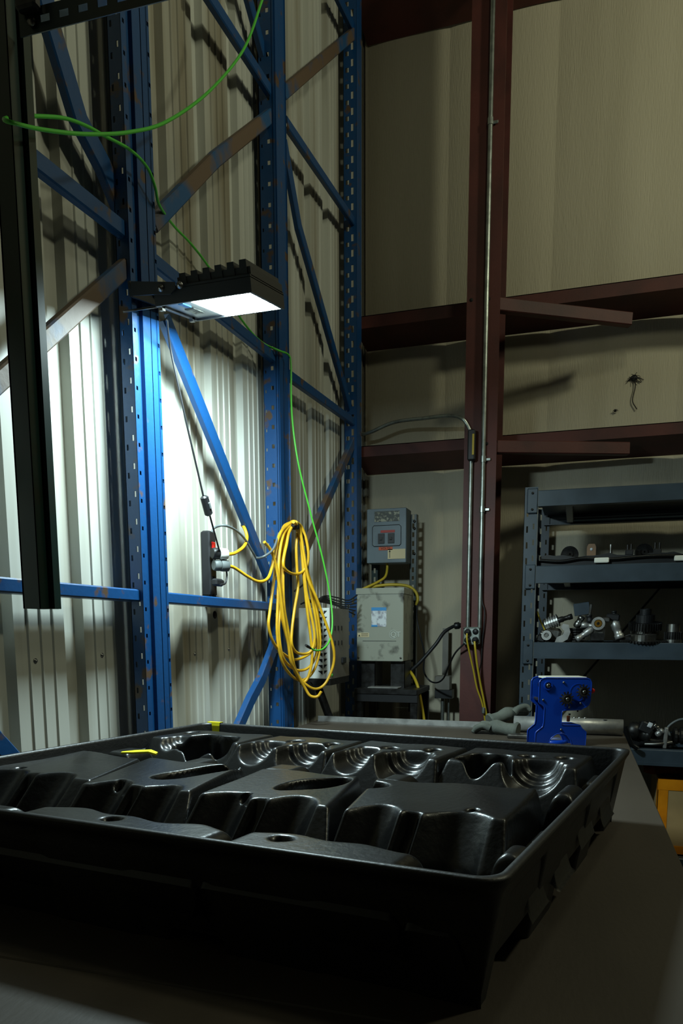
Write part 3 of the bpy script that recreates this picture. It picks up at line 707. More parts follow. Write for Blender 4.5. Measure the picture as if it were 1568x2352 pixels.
for t in (.30, .55):
    s_ = MB().b2((fx(t), PYf-.012, fz(.36)), (fx(t+.16), PYf-.003, fz(.54))).build('breaker', 'black_rubber', bk)
    MB().b2((fx(t+.05), PYf-.02, fz(.42)), (fx(t+.11), PYf-.011, fz(.47))).build('toggle', 'dark_steel', s_)
flat(bk, 'rating_plate', 'label_dark', fx(.2), fx(.83), fz(.76), fz(.95), PYf-.0005)
flat(bk, 'warning_label', 'label_red', fx(.36), fx(.72), fz(.555), fz(.60), PYf-.0045)
ol = flat(bk, 'voltage_label', 'label_orange', fx(.31), fx(.66), fz(.235), fz(.295), PYf-.0005)
text_mesh('VOLTS', .019, V(fx(.485), PYf-.0025, fz(.265)), X1, Z1, 'lettering', 'ink', ol)
cl_ = flat(bk, 'paper_label', 'label_cream', fx(.54), fx(.985), fz(.07), fz(.25), PYf-.0005)
mb = MB(); mb.b2((fx(.585), PYf-.0032, fz(.09)), (fx(.598), PYf-.0027, fz(.21))); mb.prism([(-.006, 0), (.006, 0), (0, .012)], (fx(.591), PYf-.0028, fz(.20)), X1, Z1, .0004); mb.build('arrow', 'ink', cl_)
for t, dx in ((.0, .004), (1., -.0)):
    x = (bl+.012) if t == 0 else (brr+.012)
    st = thing('slotted_strut', (x, PYf+.145, 0), 'slotted dark green strut at the %s of the breaker box' % ('lower left' if t == 0 else 'right side'), 'strut')
    z0, z1 = atY(930, 1640, PYf).z, bt-.02 if t else bb_+.05
    MB().plate((x-.02, PYf+.125, z0), X1, Z1, .041, z1-z0, [(.014, .026, .05, .028, .02)]).build('strut_face', 'green_paint', st)
    MB().plate((x+.021, PYf+.125, z0), Y1, Z1, .04, z1-z0, []).build('strut_side', 'green_paint', st)
    MB().plate((x-.02, PYf+.165, z0), -Y1, Z1, .04, z1-z0, []).build('strut_side', 'green_paint', st)
    if t:
        for z in (bt-.06, bt-.1, bb_+.06): MB().lathe([(.008, 0), (.008, .006), (0, .008)], (x+.008, PYf+.123, z), -Y1, 8).build('bolt', 'steel', st)
TY = 3.72
tl, trr, tb_, tt = atY(819, 1450, TY).x, atY(926, 1450, TY).x, atY(880, 1519, TY).z, atY(880, 1352, TY).z
tx = thing('transformer_box', ((tl+trr)/2, TY+.1, tb_), 'scuffed grey transformer cabinet with a blue and white label', 'transformer')
MB().bbox(((tl+trr)/2, TY+.12, (tb_+tt)/2), (trr-tl, .24, tt-tb_), .003).build('cabinet', 'box_grey', tx)
MB().b2((tl-.003, TY-.004, tt-.028), (trr+.003, TY+.2, tt+.004)).build('lid', 'box_grey', tx)
Wt, Ht = trr-tl, tt-tb_
gx = lambda t: tl+Wt*t
gz = lambda t: tb_+Ht*t
flat(tx, 'data_label', 'label_white', gx(.32), gx(.64), gz(.48), gz(.74), TY-.0003, .0012)
flat(tx, 'label_band', 'label_blue', gx(.32), gx(.64), gz(.70), gz(.745), TY-.0012, .0012); flat(tx, 'label_band', 'label_blue', gx(.32), gx(.45), gz(.48), gz(.505), TY-.0012, .0012)
yl = flat(tx, 'caution_label', 'label_cream', gx(.02), gx(.27), gz(.335), gz(.395), TY-.0003, .0012)
mb = MB(); mb.prism([(0, 0), (.012, 0), (.006, .011)], (gx(.035), TY-.0016, gz(.345)), X1, Z1, .0004); mb.b2((gx(.1), TY-.002, gz(.375)), (gx(.25), TY-.0015, gz(.383))); mb.b2((gx(.1), TY-.002, gz(.35)), (gx(.25), TY-.0015, gz(.356))); mb.build('caution_mark', 'ink', yl)
lo = MB()._ring(V(gx(.79), TY-.0012, gz(.375)), -Y1, .021, .023, .001, 28).build('logo', 'ink_pale', tx)
text_mesh('QT', .04, V(gx(.84), TY-.0015, gz(.37)), X1, Z1, 'lettering', 'ink_pale', lo)
MB().b2((gx(.13), TY-.0008, gz(.278)), (gx(.85), TY+.001, gz(.284))).build('panel_seam', 'ink', tx)
for a, b in ((.04, .05), (.95, .05)): MB().lathe([(.006, 0), (.006, .002), (0, .003)], (gx(a), TY, gz(b)), -Y1, 8).build('screw', 'steel', tx)
for i, x in enumerate((gx(.22), gx(.86))):
    mb = MB(); z0 = atY(880, 1580, TY).z
    mb.b2((x-.04, TY+.03, z0), (x+.04, TY+.036, tb_)); mb.b2((x+.036, TY+.03, z0), (x+.04, TY+.18, tb_)); mb.build('foot_channel', 'dark_steel', tx)
sz = atY(880, 1580, TY).z
sd = thing('steel_stand', ((tl+trr)/2, TY+.1, 0), 'black steel stand under the grey transformer cabinet', 'stand')
sl, sr = atY(814, 1600, 3.66).x, atY(958, 1600, 3.66).x
MB().bbox(((sl+sr)/2, 3.82, sz-.015), (sr-sl, .34, .03), .003).build('stand_top', 'dark_steel', sd)
MB().b2((sl, 3.655, sz-.07), (sr, 3.66, sz-.001)).build('front_skirt', 'black_rubber', sd)
for x in (sl+.02, sr-.02):
    for y in (3.68, 3.96): MB().bbox((x, y, (sz-.03)/2), (.04, .04, sz-.03), .003).build('leg', 'dark_steel', sd)
mb = MB(); c = V((sl+sr)/2-.02, 3.72, sz+.004)
mb.bbox(c, (.17, .1, .006), .002); tag(mb.build('metal_sheet', 'aluminium'), 'scrap sheet of metal on the black stand below the transformer', 'sheet metal')
def ycable(name, px, r, m, label, cat='cable', n=8, group=None):
    return tag(MB().tube(smooth([atY(*p) for p in px], n), r, 8).build(name, m), label, cat, group)
ycable('yellow_cable', [(888, 1292, 4.03), (889, 1305, 4.03), (884, 1325, 4.0), (865, 1338, 3.95), (835, 1352, 3.9), (815, 1362, 3.9)], .0075, 'old_yellow_cord', 'yellow cable dropping from the breaker box to the transformer')
ycable('yellow_cable', [(832, 1356, 3.93), (860, 1347, 3.95), (900, 1343, 3.97), (935, 1346, 3.99), (953, 1358, 4.0), (959, 1375, 4.0), (955, 1390, 4.0)], .0085, 'old_yellow_cord', 'yellow cable arched over the top of the transformer')
ycable('yellow_cable', [(938, 1538, 3.9), (950, 1555, 3.85), (960, 1580, 3.8), (968, 1620, 3.78), (975, 1665, 3.78), (980, 1720, 3.78)], .0085, 'old_yellow_cord', 'yellow cable running down beside the black stand')
ycable('black_cable', [(958, 1385, 4.0), (957, 1420, 4.0), (965, 1460, 4.0), (974, 1500, 4.02), (973, 1540, 4.05), (985, 1562, 4.05), (1002, 1568, 4.0), (1018, 1558, 3.9), (1030, 1530, 3.8), (1045, 1500, 3.72), (1066, 1478, 3.69)], .0048, 'black_rubber', 'thin black cord looping from the transformer to the outlet box')
ycable('black_cable', [(938, 1545, 3.9), (965, 1520, 3.9), (1000, 1480, 3.92), (1020, 1452, 3.95), (1045, 1437, 4.0), (1056, 1436, 4.02)], .010, 'black_rubber', 'thick black cable rising to the fitting beside the red column')
c = atY(1051, 1437, 4.0)
tag(MB().lathe([(.016, -.02), (.02, -.014), (.02, .008), (.014, .012), (.014, .022)], c, V(1, .1, .1), 12).build('cable_gland', 'dark_steel'), 'dark cable gland at the edge of the red column', 'fitting')
# grey disconnect on the wall low down
DY = 4.12
dl, dr, db, dt = atY(998, 1580, DY).x, atY(1032, 1580, DY).x, atY(1015, 1585, DY).z, atY(1015, 1553, DY).z
dx = thing('junction_box', ((dl+dr)/2, DY, db), 'small grey junction box on a pipe between stand and red column', 'junction box')
MB().bbox(((dl+dr)/2, DY+.04, (db+dt)/2), (dr-dl, .08, dt-db), .003).build('box', 'case_grey', dx)
MB().b2((dl, DY+.004, db-.05), (dr+.015, DY+.075, db)).build('box_base', 'black_rubber', dx)
MB().cyl(((dl+dr)/2-.005, DY+.05, 0), ((dl+dr)/2-.005, DY+.05, db-.04), .011).build('riser_pipe', 'galvanised', dx)
MB().cyl(((dl+dr)/2+.03, DY+.06, 0), ((dl+dr)/2+.03, DY+.06, db-.04), .006).build('riser_pipe', 'galvanised', dx)
MB().b2(((dl+dr)/2-.02, DY+.1, dt), ((dl+dr)/2+.015, DY+.115, dt+.28)).build('cable_duct', 'case_grey', dx)
# ------------------------------------------------------------------ conduits and outlet box on the column
cyc = CY-.018
def conduit(px, label, r=.0105):
    return tag(MB().tube(smooth([atY(u, v, y) for u, v, y in px], 6), r, 12).build('conduit', 'galvanised'), label, 'conduit')
top = at(1101, 1442, 1, cyc)
c1 = MB().cyl((top.x, cyc, top.z), (top.x, cyc, 6.1), .0115).build('conduit', 'galvanised'); tag(c1, 'tall galvanised conduit running the whole height of the red column', 'conduit')
for v in (283, 1055, 1170):
    z = atY(1110, v, cyc).z; MB()._ring(V(top.x, cyc, z), Z1, .0112, .0145, .03, 14).build('coupling', 'galvanised', c1); MB().bbox((top.x+.022, cyc+.008, z), (.028, .006, .014), .002).build('strap', 'galvanised', c1)
p2 = atY(1074, 1440, cyc); zl = atY(1082, 1058, cyc).z
c2 = MB().cyl((p2.x, cyc, p2.z), (p2.x, cyc, zl), .0105).build('conduit', 'galvanised'); tag(c2, 'shorter galvanised conduit from the outlet box up to the elbow fitting', 'conduit')
tag(MB().tube(smooth([atY(825, 999, 4.02), atY(850, 993, 4.0), atY(905, 970, 3.97), atY(980, 960, 3.88), atY(1030, 955, 3.8), atY(1058, 960, cyc), atY(1072, 975, cyc), V(p2.x+.002, cyc, atY(1078, 1000, cyc).z)], 8), .0095, 12).build('conduit', 'galvanised'), 'bent conduit sweeping from the corner to the elbow fitting', 'conduit')
lb = thing('elbow_fitting', (p2.x, cyc, zl), 'black conduit elbow fitting with a yellow strip on the red column', 'fitting')
zt2 = atY(1080, 992, cyc).z
MB().bbox((p2.x+.004, cyc-.012, (zl+zt2)/2), (.038, .045, zt2-zl+.01), .006).build('body', 'black_rubber', lb)
MB().bbox((p2.x+.014, cyc-.036, (zl+zt2)/2), (.010, .004, (zt2-zl)*.72), .001).build('cover_strip', 'old_yellow_cord', lb)
ob = thing('outlet_box', atY(1085, 1488, cyc-.02), 'galvanised double outlet box with cords plugged in, on the red column', 'outlet box')
ol_, orr, obb, obt = atY(1063, 1460, cyc-.03).x, atY(1103, 1460, cyc-.03).x, atY(1085, 1481, cyc-.03).z, atY(1085, 1440, cyc-.03).z
MB().bbox(((ol_+orr)/2, cyc-.002, (obb+obt)/2), (orr-ol_, .05, obt-obb), .005).build('box', 'galvanised', ob)
MB().bbox(((ol_+orr)/2, cyc-.03, (obb+obt)/2), (orr-ol_-.004, .008, obt-obb-.004), .006).build('cover', 'galvanised', ob)
for i, tx_ in enumerate((.28, .72)):
    for j, tz in enumerate((.74, .30)):
        MB().lathe([(.0155, 0), (.0155, .003), (0, .003)], (ol_+(orr-ol_)*tx_, cyc-.034, obb+(obt-obb)*tz), -Y1, 14).build('socket', 'black_rubber', ob)
for a, b in ((.06, .06), (.94, .06), (.06, .94), (.94, .94)): MB().lathe([(.004, 0), (.004, .003), (0, .003)], (ol_+(orr-ol_)*a, cyc-.034, obb+(obt-obb)*b), -Y1, 8).build('screw', 'steel', ob)
def wplug(tx_, tz, label):
    c = V(ol_+(orr-ol_)*tx_, cyc-.037, obb+(obt-obb)*tz); return tag(MB().lathe([(.014, 0), (.016, .004), (.015, .022), (.008, .028)], c, V(0, -1, -.25), 12).build('wall_plug', 'black_rubber'), label, 'plug'), c
_, w1 = wplug(.28, .74, 'black plug in the upper left socket of the outlet box')
_, w2 = wplug(.72, .30, 'black plug in the lower right socket of the outlet box')
_, w3 = wplug(.28, .30, 'black plug in the lower left socket of the outlet box')
tag(MB().tube(smooth([w1+V(0, -.028, -.01), atY(1072, 1470, 3.66), atY(1078, 1500, 3.68), atY(1087, 1540, 3.7), atY(1095, 1580, 3.71), atY(1108, 1620, 3.72), atY(1117, 1680, 3.73)], 8), .0048, 8).build('yellow_cable', 'old_yellow_cord'), 'yellow cord hanging from the upper left socket of the outlet box', 'cord')
tag(MB().tube(smooth([w2+V(0, -.028, -.01), atY(1091, 1490, 3.66), atY(1096, 1530, 3.68), atY(1103, 1570, 3.7), atY(1111, 1610, 3.71), atY(1118, 1650, 3.72), atY(1122, 1700, 3.73)], 8), .0055, 8).build('yellow_cable', 'old_yellow_cord'), 'yellow cord hanging from the lower right socket of the outlet box', 'cord')
ycable('black_cable', [(1106, 1330, 3.725), (1107, 1380, 3.73), (1113, 1410, 3.73), (1107, 1480, 3.735), (1105, 1520, 3.735), (1100, 1550, 3.72), (1108, 1590, 3.73), (1118, 1650, 3.73)], .0035, 'black_rubber', 'thin black cord trailing beside the tall conduit')
c = atY(1110, 1632, 3.71)
tag(MB().bbox(c, (.018, .018, .035), .004).build('loose_plug', 'galvanised'), 'loose plug dangling low on the red column', 'plug')
# ------------------------------------------------------------------ grey shelving
SY0, SY1 = 3.55, 4.2
sxl = atY(1205, 1120, SY0).x; sxr = sxl+1.85; SK = 3.55/3.25; zsc = lambda z: CAMZ+(z-CAMZ)*SK; stp = zsc(1.962)
shf = thing('grey_shelving', (sxl+.9, (SY0+SY1)/2, 0), 'dark grey steel shelving unit against the back wall holding engine parts', 'shelving')
SC = [(.012, .02, .0745, .03, .02), (.042, .05, .0745, .026, .035)]
for x, s_ in ((sxl, 1), (sxr, -1)):
    for y, f in ((SY0, 1), (SY1, -1)):
        mb = MB()
        xx = x+.03*s_ if f < 0 else x
        mb.plate((xx, y, 0) if s_ > 0 else (xx-.062, y, 0), X1, Z1, .062, stp, SC)
        mb.plate((xx, y+(.05 if f > 0 else 0), 0), -Y1, Z1, .05, stp, [(.02, .03, .0745, .03, .03)])
        mb.build('post', 'shelf_grey', shf)
LEV = [(zsc(a), zsc(b)) for a, b in ((1.945, 1.877), (1.625, 1.55), (1.292, 1.221), (.834, .765), (.36, .29))]
bxl = sxl+.064
for zt, zb_ in LEV:
    for y, f in ((SY0, -1), (SY1, 1)):
        b = MB().channel([V(bxl, y-.012*(1 if f < 0 else -1), (zt+zb_)/2), V(sxr-.064, y-.012*(1 if f < 0 else -1), (zt+zb_)/2)], V(0, f, 0), zt-zb_, .04, .003)
        b.b2((bxl, y-.018*(1 if f < 0 else -1), zb_), (sxr-.064, y-.01*(1 if f < 0 else -1), zb_+.014))
        b.build('beam', 'shelf_grey', shf)
    MB().b2((bxl+.001, SY0+.03, zt-.022), (sxr-.066, SY1-.03, zt-.006)).build('deck', 'dark_steel', shf)
    for k in range(3): MB().bbox((bxl+.14+k*.72, (SY0+SY1)/2, zt-.045), (.035, SY1-SY0-.06, .045), .003).build('deck_support', 'shelf_grey', shf)
    cpl = MB().bbox((bxl-.026, SY0-.010, (zt+zb_)/2-.01), (.05, .008, .115), .004).build('end_plate', 'shelf_grey', shf)
    for dz in (-.04, .035): MB().lathe([(.006, 0), (.006, .003), (0, .004)], (bxl-.026, SY0-.014, (zt+zb_)/2-.01+dz), -Y1, 8).build('bolt', 'dark_steel', cpl)
_a, _b2 = atY(1335, 1560, SY1+.02), atY(1515, 1350, SY1+.02); _d = _b2-_a
MB().tube([_a-_d*1.0, _b2+_d*.35], .006, 6).build('sway_brace', 'dark_steel', shf)
# ---- shelf contents
S2, S3, S4, S5 = [zsc(z) for z in (1.625, 1.292, .834, .36)]
DYS = .30
def on_shelf(u, z, y): d = atY(u, 1450, y+DYS); return V(d.x, y+DYS, z)
rail = thing('engine_rail', on_shelf(1400, S2, 3.32), 'long black engine rail lying on the second grey shelf', 'engine part')
x0, x1_ = atY(1240, 1280, 3.62).x, sxl+1.1
pr = []
for i in range(30):
    x = x0+(x1_-x0)*i/29; pr.append((x, .048+.006*math.sin(i*.9)+.004*math.sin(i*2.3)))
mb = MB()
for (a, h1), (b, h2) in zip(pr[:-1], pr[1:]):
    mb.add([(a, 3.60, S2), (b, 3.60, S2), (b, 3.60, S2+h2), (a, 3.60, S2+h1), (a, 3.66, S2), (b, 3.66, S2), (b, 3.66, S2+h2), (a, 3.66, S2+h1)], [(0, 1, 2, 3), (7, 6, 5, 4), (3, 2, 6, 7), (0, 4, 5, 1)])
mb.build('rail_body', 'black_rubber', rail)
MB().tube(smooth([V(x0, 3.59, S2+.03), V(x0+.1, 3.588, S2+.022), V(x0+.2, 3.588, S2+.034), V(x0+.33, 3.588, S2+.026), V(x0+.5, 3.588, S2+.036), V(x0+.7, 3.588, S2+.03)], 6), .008, 8).build('hose', 'black_plastic', rail)
for u in (1374, 1556):
    p = on_shelf(u, S2+.022, 3.285); MB().bbox(p, (.066, .02, .024), .003).build('connector', 'white_plastic', rail)
for u, h_ in ((1394, .07), (1432, .066), (1440, .07), (1494, .072), (1504, .072)):
    p = on_shelf(u, S2+.04, 3.33); MB().cyl(p, p+V(0, 0, h_-.012), .0075 if u == 1394 else .005).build('stud', 'steel' if u == 1394 else 'dark_steel', rail)
for u in (1436, 1499): MB().bbox(on_shelf(u, S2+.058, 3.33), (.036, .03, .026), .004).build('clip_block', 'black_rubber', rail)
for i, u in enumerate((1301, 1469)):
    p = on_shelf(u, S2, 3.42); r = .042
    c = V(p.x, p.y, S2+.064)
    t = thing('pulley', p, ['grooved pulley behind the left end of the black rail', 'grooved pulley behind the middle of the black rail'][i], 'pulley')
    MB()._ring(c, V(.15, -1, .2), .014, r, .022, 24).build('rim', 'dark_steel', t); MB()._ring(c+V(0, -.004, 0), V(.15, -1, .2), .005, .015, .03, 16).build('hub', 'dark_steel', t)
    MB().bbox(V(p.x, p.y, S2+.014), (.05, .03, .028), .003).build('base', 'dark_steel', t)
p = on_shelf(1350, S2, 3.40)
mb = MB(); mb.prism([(-.021, 0), (.021, 0), (.021, .098), (.014, .112), (-.014, .112), (-.021, .098)], p+V(0, 0, .0), X1, Z1, .004)
tb = mb.build('tan_bracket', 'tan_plastic'); tag(tb, 'upright tan bracket with an oval hole behind the black rail', 'bracket')
MB().lathe([(.007, 0), (.007, .001), (0, .001)], p+V(0, -.0045, .086), -Y1, 12).build('hole', 'label_white', tb)
# carburettors and small parts on the third shelf
def lump(name, u, y, label, seed, parts, cat='engine part', S=S3, m='steel'):
    p = on_shelf(u, S, y); t = thing(name, p, label, cat); K = 1.2 if S == S3 else 1.0
    for k in parts:
        kind, a = k[0], k[1:]
        if kind == 'b':      # block: dx,dy,dz,sx,sy,sz,rz,mat
            dx_, dy_, dz_, sx, sy, sz_, rz = [q*K if i < 6 else q for i, q in enumerate(a[:7])]; mm = a[7]
            R = Matrix.Rotation(rz, 3, 'Y'); MB().bbox(p+V(dx_, dy_, dz_), (sx, sy, sz_), min(sx, sy, sz_)*.18, R).build('body', mm, t)
        if kind == 'c':      # cylinder with steps: dx,dy,dz, ax, L, r, mat
            dx_, dy_, dz_, ax, L, rr, mm = a; dx_, dy_, dz_, L, rr = [q*K for q in (dx_, dy_, dz_, L, rr)]
            MB().lathe([(rr*.7, 0), (rr, .1*L), (rr, .45*L), (rr*.8, .5*L), (rr*.8, .75*L), (rr*.95, .78*L), (rr*.95, L), (rr*.4, L*1.02)], p+V(dx_, dy_, dz_), ax, 16).build('barrel', mm, t)
        if kind == 'r':
            dx_, dy_, dz_, ax, r0, r1, h_, mm = a; dx_, dy_, dz_, r0, r1, h_ = [q*K for q in (dx_, dy_, dz_, r0, r1, h_)]; MB()._ring(p+V(dx_, dy_, dz_), ax, r0, r1, h_, 20).build('ring', mm, t)
        if kind == 'f':      # finned cylinder
            dx_, dy_, dz_, ax, L, rr, mm = a; dx_, dy_, dz_, L, rr = [q*K for q in (dx_, dy_, dz_, L, rr)]; prf = []
            nf = 6
            for i in range(nf): prf += [(rr*.75, i*L/nf), (rr, (i+.2)*L/nf), (rr, (i+.6)*L/nf), (rr*.75, (i+.75)*L/nf)]
            MB().lathe(prf, p+V(dx_, dy_, dz_), ax, 16, False).build('finned_barrel', mm, t)
        if kind == 'p':      # flat plate polygon
            dx_, dy_, dz_, poly, mm = a; dx_, dy_, dz_ = dx_*K, dy_*K, dz_*K; MB().prism([(q[0]*K, q[1]*K) for q in poly], p+V(dx_, dy_, dz_), X1, Z1, .006).build('flange_plate', mm, t)
        if kind == 't':
            pts_, rr, mm = a; MB().tube(smooth([p+V(*q)*K for q in pts_], 5), rr, 7).build('lever', mm, t)
    return t
lump('carburettor', 1268, 3.36, 'finned silver carburettor at the left end of the third shelf', 1, [
 ('b', 0, 0, .03, .07, .06, .06, .2, 'steel'), ('f', -.03, .01, .07, V(.9, -.1, .35), .06, .026, 'aluminium'), ('c', -.02, -.03, .028, V(-.1, -1, 0), .04, .022, 'steel'), ('r', -.02, -.072, .028, V(-.1, -1, 0), .01, .02, .006, 'aluminium'),
 ('t', [(-.03, -.02, .05), (-.05, -.02, .09), (-.062, -.02, .125)], .004, 'old_yellow_cord'), ('c', .01, 0, .085, V(1, 0, .3), .07, .012, 'dark_steel')])
lump('gasket_flange', 1292, 3.31, 'thin silver flange plate leaning beside the finned carburettor', 2, [
 ('p', -.03, 0, 0, [(0, 0), (.03, 0), (.05, .012), (.06, .04), (.052, .07), (.03, .075), (.022, .06), (.036, .045), (.03, .03), (.008, .02)], 'aluminium'), ('b', .015, .03, .02, .04, .04, .04, .3, 'steel')])
lump('fuel_pump', 1322, 3.38, 'dark ribbed pump body with a square plate standing over it', 3, [
 ('f', 0, 0, .0, V(0, 0, 1), .06, .036, 'dark_steel'), ('c', .0, 0, .06, V(.5, -.2, 1), .05, .015, 'steel'), ('b', .02, .01, .135, .062, .008, .05, -.15, 'shelf_grey'), ('b', .052, .01, .115, .01, .03, .08, .1, 'steel'), ('c', .02, -.02, .07, V(1, 0, -.1), .05, .013, 'aluminium')])
lump('throttle_body', 1372, 3.33, 'silver throttle body with a brass bore in the middle of the third shelf', 4, [
 ('b', .0, 0, .035, .056, .05, .07, 0, 'steel'), ('r', 0, -.03, .075, V(0, -1, 0), .016, .026, .02, 'aluminium'), ('r', 0, -.032, .075, V(0, -1, 0), .006, .014, .02, 'brass'), ('c', -.02, -.02, .055, V(-1, -.1, -.75), .075, .015, 'aluminium'), ('c', -.03, .02, .08, V(-.2, 0, 1), .03, .013, 'black_rubber'), ('b', .02, 0, .09, .05, .04, .02, 0, 'steel'), ('b', 0, -.027, .022, .05, .004, .03, 0, 'dark_steel')])
lump('solenoid', 1418, 3.35, 'tilted silver solenoid with a black cap next to the throttle body', 5, [
 ('c', -.015, 0, .085, V(.35, -.15, -1), .075, .019, 'aluminium'), ('b', -.02, 0, .1, .05, .035, .028, .1, 'black_rubber'), ('c', -.015, 0, .1, V(-.1, 0, 1), .025, .011, 'black_rubber'), ('b', .02, .01, .012, .07, .04, .024, 0, 'dark_steel'), ('t', [(.02, 0, .02), (.05, 0, .03), (.075, 0, .022)], .006, 'dark_steel')])
lump('small_fitting', 1243, 3.3, 'small dark fitting by the post on the third shelf', 6, [('b', 0, 0, .015, .035, .03, .03, .2, 'dark_steel'), ('c', .0, -.01, .03, V(.4, -.5, 1), .02, .008, 'steel')])
def gear_poly(n, r0, r1):
    out = []
    for i in range(n):
        for k, r in ((0, r0), (.22, r0), (.35, r1), (.65, r1), (.78, r0)): a = 2*math.pi*(i+k)/n; out.append((r*math.cos(a), r*math.sin(a)))
    return out
def gear(name, u, y, label, discs, S=S3):
    p = on_shelf(u, S, y); t = thing(name, p, label, 'gear')
    for kind, n, r0, r1, z0, h_, m_, tilt in discs:
        r0, r1, z0, h_ = [q*1.2 for q in (r0, r1, z0, h_)]
        R = Matrix.Rotation(tilt, 3, 'X'); ex, ey = R @ X1, R @ Y1; c = p+V(0, 0, z0)
        if kind == 'g': MB().prism(gear_poly(n, r0, r1), c, ex, ey, h_).build('toothed_wheel', m_, t)
        else: MB()._ring(c+ex.cross(ey)*h_/2, ex.cross(ey), r0, r1, h_, 24).build('hub', m_, t)
gear('stacked_gear', 1480, 3.42, 'tall dark stacked gear with a black hub on the third shelf', [('g', 40, .05, .054, .03, .02, 'steel', .1), ('g', 36, .058, .064, .05, .03, 'dark_steel', .12), ('h', 0, .018, .036, .08, .03, 'black_rubber', .1), ('h', 0, .014, .022, .11, .024, 'black_rubber', .1), ('h', 0, .02, .045, .0, .03, 'dark_steel', 0)])
gear('ring_gear', 1478, 3.32, 'wide flat ring gear lying in front of the stacked gear', [('g', 44, .080, .087, .002, .008, 'dark_steel', .06), ('h', 0, .03, .048, .010, .022, 'steel', .06), ('h', 0, .022, .07, .0, .004, 'steel', 0)])
gear('pinion_gear', 1546, 3.33, 'small silver pinion gear at the right end of the third shelf', [('g', 22, .028, .033, .012, .03, 'dark_steel', 0), ('h', 0, .012, .026, .042, .03, 'steel', 0), ('h', 0, .01, .034, .0, .012, 'steel', 0)])
# fourth shelf
lump('alternator', 1478, 3.34, 'dark alternator-like unit wrapped in clear film on the fourth shelf', 7, [
 ('c', -.05, 0, .08, V(1, -.1, -.25), .11, .042, 'dark_steel'), ('f', -.01, .05, .06, V(1, 0, .1), .1, .05, 'dark_steel'), ('b', .03, -.035, .095, .06, .03, .05, .4, 'black_rubber'), ('b', .045, -.052, .11, .02, .004, .024, .4, 'label_white'), ('b', -.02, .02, .02, .12, .06, .04, .1, 'dark_steel')], S=S4)
lump('engine_bracket', 1524, 3.33, 'silver engine bracket with bolts on the fourth shelf', 8, [
 ('b', .0, 0, .02, .13, .06, .04, .05, 'dark_steel'), ('b', .03, -.03, .05, .016, .03, .10, .05, 'aluminium'), ('c', -.01, -.02, .06, V(.6, -.3, .6), .04, .014, 'aluminium'), ('c', .0, -.02, .09, V(-.6, -.3, .5), .035, .011, 'steel'), ('t', [(-.06, -.03, .015), (0, -.04, .02), (.06, -.03, .03)], .008, 'steel')], S=S4)
lump('starter_motor', 1590, 3.36, 'dark starter motor body at the right edge on the fourth shelf', 9, [('f', -.06, 0, .05, V(1, 0, 0), .16, .045, 'dark_steel'), ('b', 0, .0, .012, .14, .06, .024, 0, 'shelf_grey'), ('t', [(-.07, 0, .05), (-.085, 0, .09), (-.04, 0, .13), (.02, 0, .14)], .006, 'grey_cable')], S=S4)
lump('black_hose', 1462, 3.2, 'curved black blade-like hose end leaning at the bench corner', 10, [('t', [(-.03, 0, .11), (-.018, 0, .07), (.0, -.0, .03), (.03, 0, .008)], .012, 'black_plastic')], S=S4)
# lower shelf: taped cardboard box and silver parts
BXY = 3.61
b0 = atY(1508, 1870, BXY).x
zb5, zt5 = S5, atY(1510, 1790, BXY).z
bx = thing('cardboard_box', (b0+.2, BXY+.17, zb5), 'cardboard box edged with amber tape on the low shelf', 'cardboard box')
MB().bbox((b0+.2, BXY+.17, (zb5+zt5)/2), (.4, .34, zt5-zb5), .004).build('carton', 'cardboard', bx)
tp = [((b0-.002, BXY-.002, zb5), (b0+.045, BXY-.0003, zt5)), ((b0-.002, BXY-.003, zt5-.05), (b0+.402, BXY-.001, zt5+.001)), ((b0-.002, BXY-.003, zb5+.0), (b0+.402, BXY-.001, zb5+.04)), ((b0-.002, BXY-.002, zb5), (b0+.001, BXY+.05, zt5)), ((b0-.002, BXY-.002, zt5), (b0+.402, BXY+.05, zt5+.002))]
for a, b in tp: MB().b2(a, b).build('tape_band', 'amber_tape', bx)
lump('rolled_bag', 1545, 3.42, 'brown wrapped roll lying on top of the taped cardboard box', 11, [('c', -.1, 0, .03, V(1, 0, 0), .3, .03, 'rust')], S=zt5+.003, cat='roll')
lump('metal_offcut', 1487, 3.32, 'silver machined offcut standing left of the taped box', 12, [('b', 0, 0, .12, .03, .05, .24, 0, 'dark_steel'), ('b', -.005, -.03, .17, .05, .02, .05, .3, 'aluminium'), ('b', .0, -.03, .25, .04, .02, .05, .5, 'aluminium'), ('c', .01, -.02, .27, V(-.4, -.2, 1), .04, .016, 'steel')], S=S5)
